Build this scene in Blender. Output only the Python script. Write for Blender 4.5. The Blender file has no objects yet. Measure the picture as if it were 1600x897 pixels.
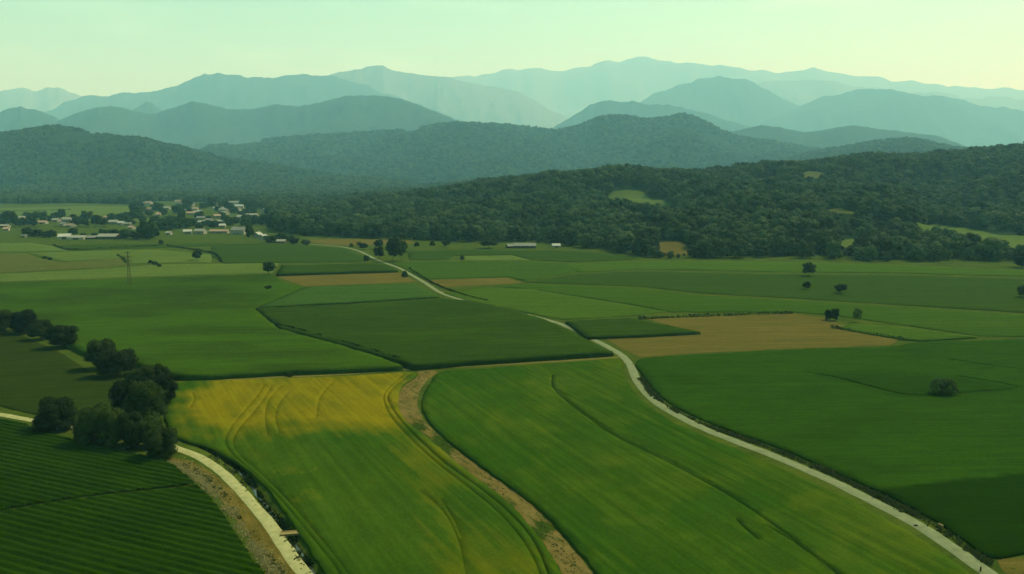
import bpy, math, random
import numpy as np
from mathutils import Vector, geometry
random.seed(7)
RNG = np.random.default_rng(7)
scene = bpy.context.scene
COL = scene.collection

# ------------------------------------------------------------------ camera
F, CX, CY, CAMH = 1250.0, 800.0, 448.5, 70.0        # pixels of the 1600 px wide photograph, metres
PITCH = math.atan((CY - 270.0) / F)
cam_data = bpy.data.cameras.new('camera')
cam_data.sensor_width = 36.0
cam_data.lens = F * 36.0 / 1600.0
cam_data.clip_start = 0.5
cam_data.clip_end = 60000.0
cam = bpy.data.objects.new('camera', cam_data)
cam.location = (0, 0, CAMH)
cam.rotation_euler = (math.pi / 2 - PITCH, 0, 0)
COL.objects.link(cam)
scene.camera = cam

# ------------------------------------------------------------------ light
SUN_AZ, SUN_EL = math.radians(52), math.radians(50)   # clockwise from +Y, above horizon
world = bpy.data.worlds.new('World')
scene.world = world
world.use_nodes = True
wn = world.node_tree.nodes
bg = wn['Background']
sky = wn.new('ShaderNodeTexSky')
sky.sky_type = 'NISHITA'
sky.sun_disc = False
sky.sun_elevation = SUN_EL
sky.sun_rotation = SUN_AZ
sky.air_density = 1.0
sky.dust_density = 1.2
sky.ozone_density = 1.0
tint = wn.new('ShaderNodeMix')
tint.data_type = 'RGBA'
tint.blend_type = 'MULTIPLY'
tint.inputs['Factor'].default_value = 1.0
tint.inputs[7].default_value = (0.75, 1.11, 0.54, 1)
world.node_tree.links.new(sky.outputs[0], tint.inputs[6])
wtc = wn.new('ShaderNodeTexCoord')
wmp = wn.new('ShaderNodeMapping')
wmp.inputs['Scale'].default_value = (2.2, 2.2, 9.0)
wns = wn.new('ShaderNodeTexNoise')
wns.inputs['Scale'].default_value = 2.6
wns.inputs['Detail'].default_value = 6
wmr = wn.new('ShaderNodeMapRange')
for k_, v_ in (('From Min', 0.52), ('From Max', 0.78), ('To Min', 1.0), ('To Max', 1.3)):
    wmr.inputs[k_].default_value = v_
wml = wn.new('ShaderNodeVectorMath')
wml.operation = 'SCALE'
wl = world.node_tree.links
wl.new(wtc.outputs['Generated'], wmp.inputs['Vector'])
wl.new(wmp.outputs[0], wns.inputs['Vector'])
wl.new(wns.outputs['Fac'], wmr.inputs['Value'])
wl.new(tint.outputs[2], wml.inputs[0])
wl.new(wmr.outputs['Result'], wml.inputs['Scale'])
wl.new(wml.outputs[0], bg.inputs['Color'])
bg.inputs['Strength'].default_value = 0.14

sun_data = bpy.data.lights.new('sun', 'SUN')
sun_data.energy = 4.0
sun_data.angle = math.radians(0.6)
sun_data.color = (1.0, 0.98, 0.76)
sun = bpy.data.objects.new('sun', sun_data)
to_sun = Vector((math.sin(SUN_AZ) * math.cos(SUN_EL), math.cos(SUN_AZ) * math.cos(SUN_EL), math.sin(SUN_EL)))
sun.rotation_euler = to_sun.to_track_quat('Z', 'Y').to_euler()
sun.location = (400, 400, 900)
COL.objects.link(sun)

vs = scene.view_settings
vs.view_transform = 'Standard'
vs.look = 'None'
vs.gamma = 1.0
vs.use_curve_mapping = False
vs.exposure = 0.45
scene.render.engine = 'CYCLES'
cy = scene.cycles
cy.use_denoising = True
cy.max_bounces = 5
cy.diffuse_bounces = 2
cy.glossy_bounces = 2
cy.transmission_bounces = 2
cy.transparent_max_bounces = 4
cy.volume_bounces = 2
cy.use_adaptive_sampling = True
cy.adaptive_threshold = 0.015
HAZE_DENSITY = 8.3e-5
HAZE_COLOR = (0.30, 0.73, 1.0)      # scatters blue more than red, absorbs nothing

# ------------------------------------------------------------------ helpers
SP, CP = math.sin(PITCH), math.cos(PITCH)

def ray(x, y):
    a, b = (x - CX) / F, -(y - CY) / F
    return np.array([a, CP + b * SP, -SP + b * CP])

def gp(x, y, z=0.0):
    d = ray(x, y)
    t = (z - CAMH) / d[2]
    return np.array([d[0] * t, d[1] * t])

def gpl(pts, z=0.0):
    return np.array([gp(x, y, z) for x, y in pts])

def proj(X, Y, Z):
    Zr = Z - CAMH
    dep = Y * CP - Zr * SP
    up = Y * SP + Zr * CP
    return CX + F * X / dep, CY - F * up / dep, dep

def srgb(r, g, b, k=0.48):
    f = lambda c: ((c / 255 + 0.055) / 1.055) ** 2.4 if c > 10 else c / 255 / 12.92
    return (f(r) * k * 1.10, f(g) * k, f(b) * k * 0.8)

_perm = RNG.random((256, 256))
def vnoise(x, y):
    xi, yi = np.floor(x).astype(int), np.floor(y).astype(int)
    xf, yf = x - xi, y - yi
    u, v = xf * xf * (3 - 2 * xf), yf * yf * (3 - 2 * yf)
    g = lambda a, b: _perm[a & 255, b & 255]
    return (g(xi, yi) * (1 - u) + g(xi + 1, yi) * u) * (1 - v) + (g(xi, yi + 1) * (1 - u) + g(xi + 1, yi + 1) * u) * v

def fbm(x, y, o=4):
    x, y = np.asarray(x, float), np.asarray(y, float)
    s, a, n = 0, 0.5, 0
    for k in range(o):
        s = s + a * vnoise(x * 2 ** k + 17.3 * k, y * 2 ** k + 5.1 * k)
        n += a
        a *= 0.5
    return s / n

def smooth(t):
    t = np.clip(t, 0, 1)
    return t * t * (3 - 2 * t)

def catmull(pts, step, closed=False):
    """smooth curve through pts (N,2), resampled at about step metres"""
    p = np.asarray(pts, float)
    n = len(p)
    out = []
    for i in range(n if closed else n - 1):
        if closed:
            a, b, c, d = p[(i - 1) % n], p[i], p[(i + 1) % n], p[(i + 2) % n]
        else:
            a, b, c, d = p[max(i - 1, 0)], p[i], p[i + 1], p[min(i + 2, n - 1)]
        L = np.linalg.norm(c - b)
        m = max(1, int(L / step))
        for k in range(m):
            t = k / m
            out.append(0.5 * ((2 * b) + (c - a) * t + (2 * a - 5 * b + 4 * c - d) * t * t + (3 * b - a - 3 * c + d) * t ** 3))
    if not closed:
        out.append(p[-1])
    return np.array(out)

def straight(pts, step, closed=True):
    p = np.asarray(pts, float)
    n = len(p)
    out = []
    for i in range(n if closed else n - 1):
        b, c = p[i], p[(i + 1) % n]
        m = max(1, int(np.linalg.norm(c - b) / step))
        for k in range(m):
            out.append(b + (c - b) * k / m)
    if not closed:
        out.append(p[-1])
    return np.array(out)

def inside(poly, X, Y):
    X, Y = np.asarray(X, float), np.asarray(Y, float)
    r = np.zeros(X.shape, bool)
    n = len(poly)
    j = n - 1
    for i in range(n):
        xi, yi = poly[i]
        xj, yj = poly[j]
        c = ((yi > Y) != (yj > Y))
        with np.errstate(divide='ignore', invalid='ignore'):
            r ^= c & (X < (xj - xi) * (Y - yi) / (yj - yi + 1e-12) + xi)
        j = i
    return r

def dist_poly(poly, X, Y, closed=True):
    X, Y = np.asarray(X, float), np.asarray(Y, float)
    d = np.full(X.shape, 1e18)
    n = len(poly)
    for i in range(n if closed else n - 1):
        a, b = np.asarray(poly[i]), np.asarray(poly[(i + 1) % n])
        v = b - a
        t = np.clip(((X - a[0]) * v[0] + (Y - a[1]) * v[1]) / (v @ v + 1e-12), 0, 1)
        d = np.minimum(d, (X - a[0] - t * v[0]) ** 2 + (Y - a[1] - t * v[1]) ** 2)
    return np.sqrt(d)

def mesh_np(name, V, faces, mat=None, smooth_shade=False, attrs=None):
    """faces: list of (N,k) int arrays"""
    me = bpy.data.meshes.new(name)
    V = np.asarray(V, np.float32)
    me.vertices.add(len(V))
    me.vertices.foreach_set('co', V.ravel())
    loops, starts, s = [], [], 0
    for f in faces:
        f = np.asarray(f, np.int32)
        if len(f) == 0:
            continue
        loops.append(f.ravel())
        starts.append(s + np.arange(len(f)) * f.shape[1])
        s += f.size
    loops = np.concatenate(loops)
    starts = np.concatenate(starts)
    me.loops.add(len(loops))
    me.loops.foreach_set('vertex_index', loops)
    me.polygons.add(len(starts))
    me.polygons.foreach_set('loop_start', starts.astype(np.int32))
    me.update(calc_edges=True)
    if smooth_shade:
        me.polygons.foreach_set('use_smooth', np.ones(len(starts), bool))
    for k, a in (attrs or {}).items():
        at = me.attributes.new(k, 'FLOAT', 'POINT')
        at.data.foreach_set('value', np.asarray(a, np.float32))
    if mat:
        me.materials.append(mat)
    return me

def link(name, me, parent=None, loc=(0, 0, 0), rz=0.0, sc=None):
    o = bpy.data.objects.new(name, me)
    COL.objects.link(o)
    o.location = loc
    o.rotation_euler = (0, 0, rz)
    if sc is not None:
        o.scale = sc
    if parent:
        o.parent = parent
    return o

def tag(o, label=None, cat=None, group=None, kind=None):
    if label: o['label'] = label
    if cat: o['category'] = cat
    if group: o['group'] = group
    if kind: o['kind'] = kind
    return o

# ------------------------------------------------------------------ materials
def new_mat(name):
    m = bpy.data.materials.new(name)
    m.use_nodes = True
    nt = m.node_tree
    b = nt.nodes['Principled BSDF']
    b.inputs['Roughness'].default_value = 0.85
    b.inputs['Specular IOR Level'].default_value = 0.0
    return m, nt, b

def noise_node(nt, scale, detail=3, rough=0.55, vec=None):
    n = nt.nodes.new('ShaderNodeTexNoise')
    n.inputs['Scale'].default_value = scale
    n.inputs['Detail'].default_value = detail
    n.inputs['Roughness'].default_value = rough
    if vec is not None:
        nt.links.new(vec, n.inputs['Vector'])
    return n.outputs['Fac']

def ramp(nt, fac, lo, hi):
    r = nt.nodes.new('ShaderNodeMapRange')
    r.inputs['From Min'].default_value = lo
    r.inputs['From Max'].default_value = hi
    nt.links.new(fac, r.inputs['Value'])
    return r.outputs['Result']

def mixc(nt, fac, a, b):
    m = nt.nodes.new('ShaderNodeMix')
    m.data_type = 'RGBA'
    if isinstance(fac, (int, float)):
        m.inputs['Factor'].default_value = fac
    else:
        nt.links.new(fac, m.inputs['Factor'])
    for s, c in ((6, a), (7, b)):
        if isinstance(c, tuple):
            m.inputs[s].default_value = (*c[:3], 1)
        else:
            nt.links.new(c, m.inputs[s])
    return m.outputs[2]

def coords(nt, angle=0.0, sx=1.0, sy=1.0):
    g = nt.nodes.new('ShaderNodeNewGeometry')
    mp = nt.nodes.new('ShaderNodeMapping')
    mp.vector_type = 'TEXTURE'
    mp.inputs['Rotation'].default_value = (0, 0, angle)
    mp.inputs['Scale'].default_value = (sx, sy, 1)
    nt.links.new(g.outputs['Position'], mp.inputs['Vector'])
    return mp.outputs['Vector']

def bump(nt, b, h, dist, strength=1.0):
    n = nt.nodes.new('ShaderNodeBump')
    n.inputs['Strength'].default_value = strength
    n.inputs['Distance'].default_value = dist
    nt.links.new(h, n.inputs['Height'])
    nt.links.new(n.outputs['Normal'], b.inputs['Normal'])

def crop_mat(name, c_lo, c_hi, ripe=None, angle=0.0, streak=0.7, along=40, across=1.6, blotch=0.03, grain=2.2, bumpd=0.25, c_bare=None):
    """crop surface: large blotches, streaks along the sowing direction, fine grain; 'tone' vertex attribute adds ripe crop, 'bare' soil"""
    m, nt, b = new_mat(name)
    p0 = coords(nt)
    ps = coords(nt, angle, along, across)
    big = ramp(nt, noise_node(nt, blotch, 4, 0.55, p0), 0.3, 0.7)
    st = ramp(nt, noise_node(nt, 1.0, 3, 0.6, ps), 0.3, 0.7)
    fine = noise_node(nt, grain, 3, 0.65, p0)
    mm = nt.nodes.new('ShaderNodeMix')
    mm.inputs['Factor'].default_value = streak
    nt.links.new(big, mm.inputs[2])
    nt.links.new(st, mm.inputs[3])
    col = mixc(nt, mm.outputs[0], tuple(c_lo), tuple(c_hi))
    if ripe:
        at = nt.nodes.new('ShaderNodeAttribute')
        at.attribute_name = 'tone'
        a = nt.nodes.new('ShaderNodeMath')
        a.operation = 'MULTIPLY_ADD'
        nt.links.new(st, a.inputs[0])
        a.inputs[1].default_value = 0.34
        nt.links.new(at.outputs['Fac'], a.inputs[2])
        a2 = nt.nodes.new('ShaderNodeMath')
        a2.operation = 'MULTIPLY_ADD'
        nt.links.new(big, a2.inputs[0])
        a2.inputs[1].default_value = 0.4
        nt.links.new(a.outputs[0], a2.inputs[2])
        f = ramp(nt, a2.outputs[0], 0.36, 1.2)
        col = mixc(nt, f, col, tuple(ripe))
    mid = noise_node(nt, 0.28, 4, 0.7, coords(nt, angle, 3.0, 1.0))
    drill = noise_node(nt, 1.0, 2, 0.5, coords(nt, angle, 60, 1.2))
    av = nt.nodes.new('ShaderNodeMath'); av.operation = 'MULTIPLY_ADD'
    nt.links.new(mid, av.inputs[0]); av.inputs[1].default_value = 0.9; nt.links.new(fine, av.inputs[2])
    av2 = nt.nodes.new('ShaderNodeMath'); av2.operation = 'MULTIPLY_ADD'
    nt.links.new(drill, av2.inputs[0]); av2.inputs[1].default_value = 0.8; nt.links.new(av.outputs[0], av2.inputs[2])
    gr = ramp(nt, av2.outputs[0], 0.85, 1.85)
    dk = nt.nodes.new('ShaderNodeMix')
    dk.data_type = 'RGBA'
    dk.blend_type = 'MULTIPLY'
    dk.inputs['Factor'].default_value = 1.0
    nt.links.new(col, dk.inputs[6])
    nt.links.new(mixc(nt, gr, (0.60, 0.62, 0.60), (1.36, 1.32, 1.36)), dk.inputs[7])
    nt.links.new(dk.outputs[2], b.inputs['Base Color'])
    bump(nt, b, fine, bumpd, 0.8)
    return m

def plain_mat(name, c1, c2, scale=3.0, rough=0.85, bumpd=0.02):
    m, nt, b = new_mat(name)
    p = coords(nt)
    n = noise_node(nt, scale, 4, 0.6, p)
    nt.links.new(mixc(nt, ramp(nt, n, 0.3, 0.7), tuple(c1), tuple(c2)), b.inputs['Base Color'])
    b.inputs['Roughness'].default_value = rough
    if bumpd:
        bump(nt, b, n, bumpd)
    return m

def leaf_mat(name, c1, c2, transl=0.18):
    m, nt, b = new_mat(name)
    oi = nt.nodes.new('ShaderNodeObjectInfo')
    p = coords(nt)
    n = noise_node(nt, 0.45, 2, 0.6, p)
    mm = nt.nodes.new('ShaderNodeMath')
    mm.operation = 'MULTIPLY_ADD'
    nt.links.new(oi.outputs['Random'], mm.inputs[0])
    mm.inputs[1].default_value = 0.85
    nt.links.new(ramp(nt, n, 0.35, 1.6), mm.inputs[2])
    col = mixc(nt, mm.outputs[0], tuple(c1), tuple(c2))
    nt.links.new(col, b.inputs['Base Color'])
    b.inputs['Roughness'].default_value = 0.6
    b.inputs['Specular IOR Level'].default_value = 0.02
    t = nt.nodes.new('ShaderNodeBsdfTranslucent')
    nt.links.new(col, t.inputs['Color'])
    mx = nt.nodes.new('ShaderNodeMixShader')
    mx.inputs[0].default_value = transl
    nt.links.new(b.outputs[0], mx.inputs[1])
    nt.links.new(t.outputs[0], mx.inputs[2])
    nt.links.new(mx.outputs[0], nt.nodes['Material Output'].inputs['Surface'])
    return m

M = {}
M['leaf_dark'] = leaf_mat('leaf_dark', (0.003, 0.009, 0.002), (0.036, 0.066, 0.009), 0.14)
M['leaf_near'] = leaf_mat('leaf_near', (0.003, 0.009, 0.002), (0.036, 0.062, 0.009), 0.12)
M['leaf_mid'] = leaf_mat('leaf_mid', (0.012, 0.026, 0.007), (0.036, 0.062, 0.015), 0.12)
M['leaf_wood'] = leaf_mat('leaf_wood', (0.003, 0.013, 0.003), (0.070, 0.108, 0.034), 0.10)
M['scrub'] = leaf_mat('scrub', (0.030, 0.050, 0.012), (0.10, 0.11, 0.035), 0.15)
M['straw'] = leaf_mat('straw', (0.20, 0.175, 0.075), (0.38, 0.34, 0.15), 0.15)
M['bark'] = plain_mat('bark', (0.05, 0.035, 0.022), (0.10, 0.075, 0.05), 6, 0.9, 0.03)
M['forest_floor'] = plain_mat('forest_floor', (0.008, 0.018, 0.006), (0.018, 0.034, 0.012), 0.08, 0.95, 0)
M['grass'] = crop_mat('grass', srgb(52, 84, 28), srgb(82, 112, 44), None, 0.1, 0.4, 30, 3, 0.04, 1.4, 0.1)
M['verge'] = crop_mat('verge', srgb(62, 84, 28), srgb(112, 118, 50), None, 0.9, 0.4, 10, 1, 0.2, 1.6, 0.15)
M['road'] = plain_mat('road', srgb(128, 146, 122), srgb(152, 170, 144), 0.5, 0.9, 0.01)
M['track'] = plain_mat('track', srgb(166, 176, 132), srgb(200, 208, 166), 0.6, 0.9, 0.01)
M['path'] = plain_mat('path', srgb(104, 112, 56), srgb(136, 136, 80), 0.7, 0.9, 0.02)
M['concrete'] = plain_mat('concrete', srgb(150, 140, 100), srgb(176, 166, 125), 2.0, 0.9, 0.01)
M['barley'] = crop_mat('barley', srgb(50, 92, 20), srgb(76, 106, 25), srgb(132, 131, 20), 2.06, 0.3, 40, 2.4, 0.035, 2.0, 0.15)
M['wheat'] = crop_mat('wheat', srgb(44, 88, 16), srgb(68, 102, 24), srgb(92, 116, 28), 1.99, 0.36, 60, 2.0, 0.03, 2.0, 0.15)
M['maize'] = crop_mat('maize', srgb(48, 76, 22), srgb(58, 88, 28), srgb(66, 104, 26), 0.12, 0.6, 50, 1.6, 0.02, 1.2, 0.4)
M['beet'] = crop_mat('beet', srgb(44, 82, 14), srgb(56, 94, 20), srgb(30, 62, 1), 0.05, 0.6, 50, 2.5, 0.02, 1.2, 0.25)
M['rows'] = crop_mat('rows', srgb(30, 62, 1), srgb(48, 82, 6), None, -0.42, 0.4, 20, 0.8, 0.05, 2.0, 0.2)
M['darkfield'] = crop_mat('darkfield', srgb(46, 66, 20), srgb(54, 74, 24), None, 0.2, 0.4, 30, 2, 0.05, 1.6, 0.15)
M['stubble'] = crop_mat('stubble', srgb(92, 98, 48), srgb(120, 114, 64), None, 0.05, 0.75, 40, 2.5, 0.03, 1.5, 0.08)
M['farfield'] = crop_mat('farfield', srgb(58, 96, 42), srgb(74, 108, 50), None, 0.05, 0.7, 90, 5, 0.01, 0.5, 0.2)
M['pasture'] = crop_mat('pasture', srgb(84, 114, 54), srgb(104, 130, 68), None, 0.05, 0.5, 70, 5, 0.01, 0.4, 0.2)
M['brownfield'] = crop_mat('brownfield', srgb(84, 100, 52), srgb(98, 112, 60), None, 0.05, 0.6, 60, 5, 0.01, 0.4, 0.1)
M['mid_a'] = crop_mat('mid_a', srgb(58, 94, 26), srgb(72, 106, 32), None, 0.05, 0.7, 80, 4, 0.012, 0.7, 0.25)
M['mid_b'] = crop_mat('mid_b', srgb(66, 102, 30), srgb(82, 116, 40), None, 0.05, 0.7, 80, 4, 0.012, 0.7, 0.25)
M['mid_c'] = crop_mat('mid_c', srgb(54, 84, 28), srgb(64, 94, 34), None, 0.05, 0.7, 80, 4, 0.012, 0.7, 0.25)
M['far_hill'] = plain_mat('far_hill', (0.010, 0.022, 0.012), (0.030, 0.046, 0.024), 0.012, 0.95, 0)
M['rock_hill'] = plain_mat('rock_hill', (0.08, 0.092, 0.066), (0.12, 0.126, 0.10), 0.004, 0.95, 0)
M['wall_pale'] = plain_mat('wall_pale', (0.22, 0.21, 0.16), (0.29, 0.27, 0.21), 0.8, 0.9, 0)
M['wall_stone'] = plain_mat('wall_stone', (0.28, 0.25, 0.19), (0.38, 0.34, 0.27), 1.2, 0.9, 0)
M['wall_dark'] = plain_mat('wall_dark', (0.06, 0.055, 0.045), (0.10, 0.09, 0.075), 1.2, 0.9, 0)
M['roof_slate'] = plain_mat('roof_slate', (0.12, 0.13, 0.12), (0.20, 0.20, 0.18), 1.0, 0.75, 0)
M['roof_tile'] = plain_mat('roof_tile', (0.22, 0.16, 0.11), (0.30, 0.22, 0.16), 1.0, 0.85, 0)
M['roof_pale'] = plain_mat('roof_pale', (0.17, 0.18, 0.15), (0.24, 0.25, 0.21), 1.0, 0.6, 0)
M['roof_white'] = plain_mat('roof_white', (0.27, 0.28, 0.25), (0.36, 0.37, 0.33), 1.0, 0.5, 0)
M['shutter'] = plain_mat('shutter', (0.05, 0.05, 0.05), (0.09, 0.08, 0.07), 1.0, 0.6, 0)
M['steel'] = plain_mat('steel', (0.07, 0.08, 0.04), (0.11, 0.11, 0.06), 2.0, 0.6, 0)
M['black_paint'] = plain_mat('black_paint', (0.008, 0.008, 0.008), (0.02, 0.02, 0.02), 3.0, 0.5, 0)
m, nt, b = new_mat('water')
b.inputs['Base Color'].default_value = (0.03, 0.04, 0.025, 1)
b.inputs['Roughness'].default_value = 0.08
b.inputs['Specular IOR Level'].default_value = 0.6
bump(nt, b, noise_node(nt, 1.5, 2, 0.5, coords(nt)), 0.02, 0.3)
M['water'] = m

# bare strip: tan soil with weed patches
m, nt, b = new_mat('bare_strip')
p = coords(nt)
pa = coords(nt, math.radians(-62), 5, 1.2)
n1 = noise_node(nt, 0.16, 4, 0.6, p)
n2 = noise_node(nt, 0.9, 4, 0.7, pa)
at = nt.nodes.new('ShaderNodeAttribute')
at.attribute_name = 'tone'
ad = nt.nodes.new('ShaderNodeMath'); ad.operation = 'ADD'
nt.links.new(n2, ad.inputs[0]); nt.links.new(at.outputs['Fac'], ad.inputs[1])
soil = mixc(nt, ramp(nt, n1, 0.3, 0.7), srgb(108, 104, 60), srgb(140, 130, 86))
c = mixc(nt, ramp(nt, ad.outputs[0], 0.50, 0.64), soil, srgb(58, 84, 28))
nt.links.new(c, b.inputs['Base Color'])
bump(nt, b, n2, 0.12)
M['bare'] = m

# ------------------------------------------------------------------ terrain functions
def xcol(X, Y):
    return CX + F * X / (Y * CP + 60 * SP)

WH = np.array([[300, 1000, 1500, 0], [480, 980, 1500, 0], [600, 930, 1450, 18], [740, 860, 1400, 40], [850, 800, 1400, 58], [960, 740, 1420, 63],
               [1060, 690, 1450, 57], [1160, 690, 1500, 66], [1260, 690, 1550, 79], [1360, 700, 1600, 92], [1500, 720, 1650, 100],
               [1600, 730, 1650, 112], [1800, 740, 1650, 122], [2200, 740, 1650, 128]], float)

def wood_hill(X, Y):
    X, Y = np.asarray(X, float), np.asarray(Y, float)
    x = xcol(X, np.maximum(Y, 50))
    df, dc, zc = (np.interp(x, WH[:, 0], WH[:, k]) for k in (1, 2, 3))
    dc = dc + 120 * (fbm(x / 130, x * 0 + 3, 2) - 0.5)
    t = (Y - df) / (dc - df)
    h = np.where(t < 1, smooth(t) * 0.55 + np.clip(t, 0, 1) * 0.45, 1 - 0.75 * smooth((t - 1) / 1.1))
    und = (fbm(X / 210 + 3.1, Y / 190, 4) - 0.5) * 100 * np.clip(t * 3, 0, 1) * np.clip(zc / 60, 0, 1)
    und = und * np.clip(np.abs(t - 1) * 2.5, 0.25, 1)
    return np.maximum(0, zc * h + und)

class Ridge:
    """a range of hills: crest line given by photo columns, own distance, front and back slopes, spurs"""
    def __init__(s, crest, D, W, back, spur=0.25, wob=0.12, tree=0.0, seed=0):
        s.c = np.array(crest, float); s.D, s.W, s.back, s.spur, s.wob, s.tree, s.seed = D, W, back, spur, wob, tree, seed
    def dcrest(s, x):
        return s.D * (1 + s.wob * (fbm(x / 160 + s.seed * 3.7, x * 0 + s.seed, 3) - 0.5))
    def height(s, X, Y):
        x = CX + F * X / (Y * CP)
        d = s.dcrest(x)
        # crest height from its elevation angle in the photograph
        y = np.interp(x, s.c[:, 0], s.c[:, 1])
        up = np.tan(np.arctan((CY - y) / F) - PITCH)
        zc = CAMH + d * up * 1.0 - s.tree
        zc = zc + s.D * (0.0020 if s.D < 9000 else 0.0075) * (fbm(x / (9 if s.D < 9000 else 22) + 9 * s.seed, x * 0, 5) - 0.5)
        edge = np.minimum(x - s.c[0, 0], s.c[-1, 0] - x)
        t = (Y - (d - s.W)) / s.W
        prof = np.where(t < 1, 0.45 * smooth(t) + 0.55 * np.clip(t, 0, 1) ** 1.25, 1 - smooth((t - 1) * s.W / s.back))
        k = 1.0 / (s.W * 0.42)
        n = fbm(X * k + s.seed * 7.1, Y * k * 0.55, 5)
        rid = 1 - np.abs(2 * n - 1) * 1.6
        w = np.clip(t, 0, 1) * np.clip(1 - t, 0, 1) * 4
        h = zc * prof + s.spur * (1.35 if s.D < 15000 else 0.9) * zc * (rid - 0.75) * w
        return h, t
    def build(s, name, mat, nx=300, ny=56):
        x = np.linspace(s.c[0, 0], s.c[-1, 0], nx)
        d = s.dcrest(x)
        v = np.concatenate([np.linspace(-0.02, 0.97, int(ny * 0.68)), np.linspace(0.985, 1.0, 2), 1 + np.linspace(0.03, 1, ny - int(ny * 0.68) - 2) * s.back / s.W])
        Y = d[None, :] - s.W + v[:, None] * s.W
        X = (x[None, :] - CX) / F * Y * CP
        h, t = s.height(X, Y)
        h = np.where((v[:, None] <= 0) | (v[:, None] >= v[-1]), -0.6, np.maximum(h, -0.5))
        V = np.stack([X, Y, h], -1).reshape(-1, 3)
        i = np.arange(len(v) * nx).reshape(len(v), nx)
        q = np.stack([i[:-1, :-1], i[:-1, 1:], i[1:, 1:], i[1:, :-1]], -1).reshape(-1, 4)
        o = link(name, mesh_np(name, V, [q], mat, True))
        return tag(o, kind='structure')

R_left = Ridge([(-260, 232), (-140, 216), (-60, 210), (0, 209), (40, 203), (75, 197), (100, 197), (130, 202), (155, 208), (185, 212), (225, 214), (255, 219), (290, 226), (340, 240), (400, 252), (480, 266), (560, 276), (640, 281)], 3600, 950, 1100, 0.22, 0.10, 8, 1)
R_mid = Ridge([(250, 262), (330, 228), (450, 215), (560, 208), (640, 203), (690, 194), (720, 192), (800, 196), (870, 205), (905, 196), (935, 183), (970, 180), (1010, 187), (1040, 184), (1062, 178), (1090, 186), (1120, 202), (1150, 214), (1220, 224), (1320, 240), (1420, 262)], 5500, 1800, 1700, 0.22, 0.08, 8, 2)
R_right_near = Ridge([(1180, 262), (1260, 240), (1330, 226), (1370, 220), (1410, 217), (1440, 219), (1480, 229), (1560, 240), (1700, 246), (1900, 250)], 4200, 1400, 1100, 0.2, 0.08, 8, 3)
R_right = Ridge([(1080, 226), (1140, 206), (1185, 196), (1215, 199), (1255, 207), (1295, 201), (1325, 196), (1375, 202), (1425, 208), (1465, 213), (1510, 230), (1600, 244), (1800, 252)], 7300, 2000, 1800, 0.22, 0.08, 0, 4)

# ------------------------------------------------------------------ ground with ditches
ROAD = [(1600, 940), (1560, 908), (1530, 886), (1470, 844), (1430, 818), (1380, 792), (1300, 752), (1250, 730), (1200, 709), (1150, 690), (1100, 670), (1060, 650),
        (1030, 632), (1008, 612), (993, 590), (985, 571), (974, 558), (955, 545), (920, 527), (885, 510), (862, 502), (812, 489), (770, 480), (730, 471), (690, 458), (664, 442),
        (640, 428), (622, 418), (605, 412), (585, 404), (560, 392), (535, 386), (505, 383), (470, 381)]
TRACK = [(520, 950), (475, 897), (448, 860), (425, 825), (402, 796), (375, 766), (345, 737), (310, 714), (268, 698), (225, 684), (150, 676), (75, 661), (40, 655), (0, 648), (-60, 640)]
DITCH_L = [(296, 688), (335, 706), (372, 730), (395, 757), (412, 780), (432, 806), (452, 833), (470, 862), (492, 897), (530, 950)]
DITCH_R = [(1002, 592), (1018, 615), (1042, 634), (1072, 651), (1112, 668), (1162, 686), (1212, 704), (1262, 725), (1312, 746), (1392, 786), (1442, 810), (1482, 836), (1540, 876)]

def offset(pl, w):
    t = np.gradient(pl, axis=0)
    n = np.stack([-t[:, 1], t[:, 0]], 1)
    n /= np.linalg.norm(n, axis=1)[:, None] + 1e-9
    return pl + n * w

def cdt(pts, edges, outer):
    r = geometry.delaunay_2d_cdt([Vector((float(p[0]), float(p[1]))) for p in pts], edges, [outer] if outer else [], 1 if outer else 0, 1e-4, True)
    return r

def tri_faces(fs):
    tri = [f for f in fs if len(f) == 3]
    return np.array(tri, np.int32).reshape(-1, 3)

def ground():
    pts, z, edges = [], [], []
    def add(P, zz):
        s = len(pts)
        for p in P:
            pts.append(p); z.append(zz)
        return s
    for D_, d_, w_ in ((DITCH_L, -1.0, 1.3), (DITCH_R, -0.6, 1.0)):
        c = catmull(gpl(D_), 2.0)
        for off, zz in ((-w_, 0.0), (-0.35 * w_, d_), (0.35 * w_, d_), (w_, 0.0)):
            jit = RNG.normal(0, 0.12, c.shape)
            P = offset(c, off) + jit
            s = add(P, zz)
            edges += [(s + k, s + k + 1) for k in range(len(P) - 1)]
    lines = [gpl(DITCH_L), gpl(DITCH_R)]
    G = []
    r = 60.0
    while r < 30000:
        na = 90 if r < 600 else 60
        a = np.linspace(-0.95, 0.95, na) + RNG.normal(0, 0.004, na)
        P = np.stack([np.sin(a) * r, np.cos(a) * r], 1)
        dd = np.minimum(dist_poly(lines[0], P[:, 0], P[:, 1], False), dist_poly(lines[1], P[:, 0], P[:, 1], False))
        G.append(P[dd > 2.5])
        r *= 1.07
    add(np.concatenate(G), 0.0)
    add([(-26900, -400), (26900, -400), (26900, 33900), (-26900, 33900), (-60, -40), (60, -40)], 0.0)
    vs_, es, fs, ov, oe, of = cdt(pts, edges, None)
    zz = np.array([z[o[0]] if o else 0.0 for o in ov])
    V = np.array([[v[0], v[1], q] for v, q in zip(vs_, zz)])
    o = link('ground', mesh_np('ground', V, [tri_faces(fs)], M['verge_grass'], False))
    tag(o, kind='structure')
M['verge_grass'] = crop_mat('verge_grass', srgb(58, 88, 30), srgb(92, 112, 46), None, 0.3, 0.4, 20, 2, 0.08, 1.4, 0.12)
ground()

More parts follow.
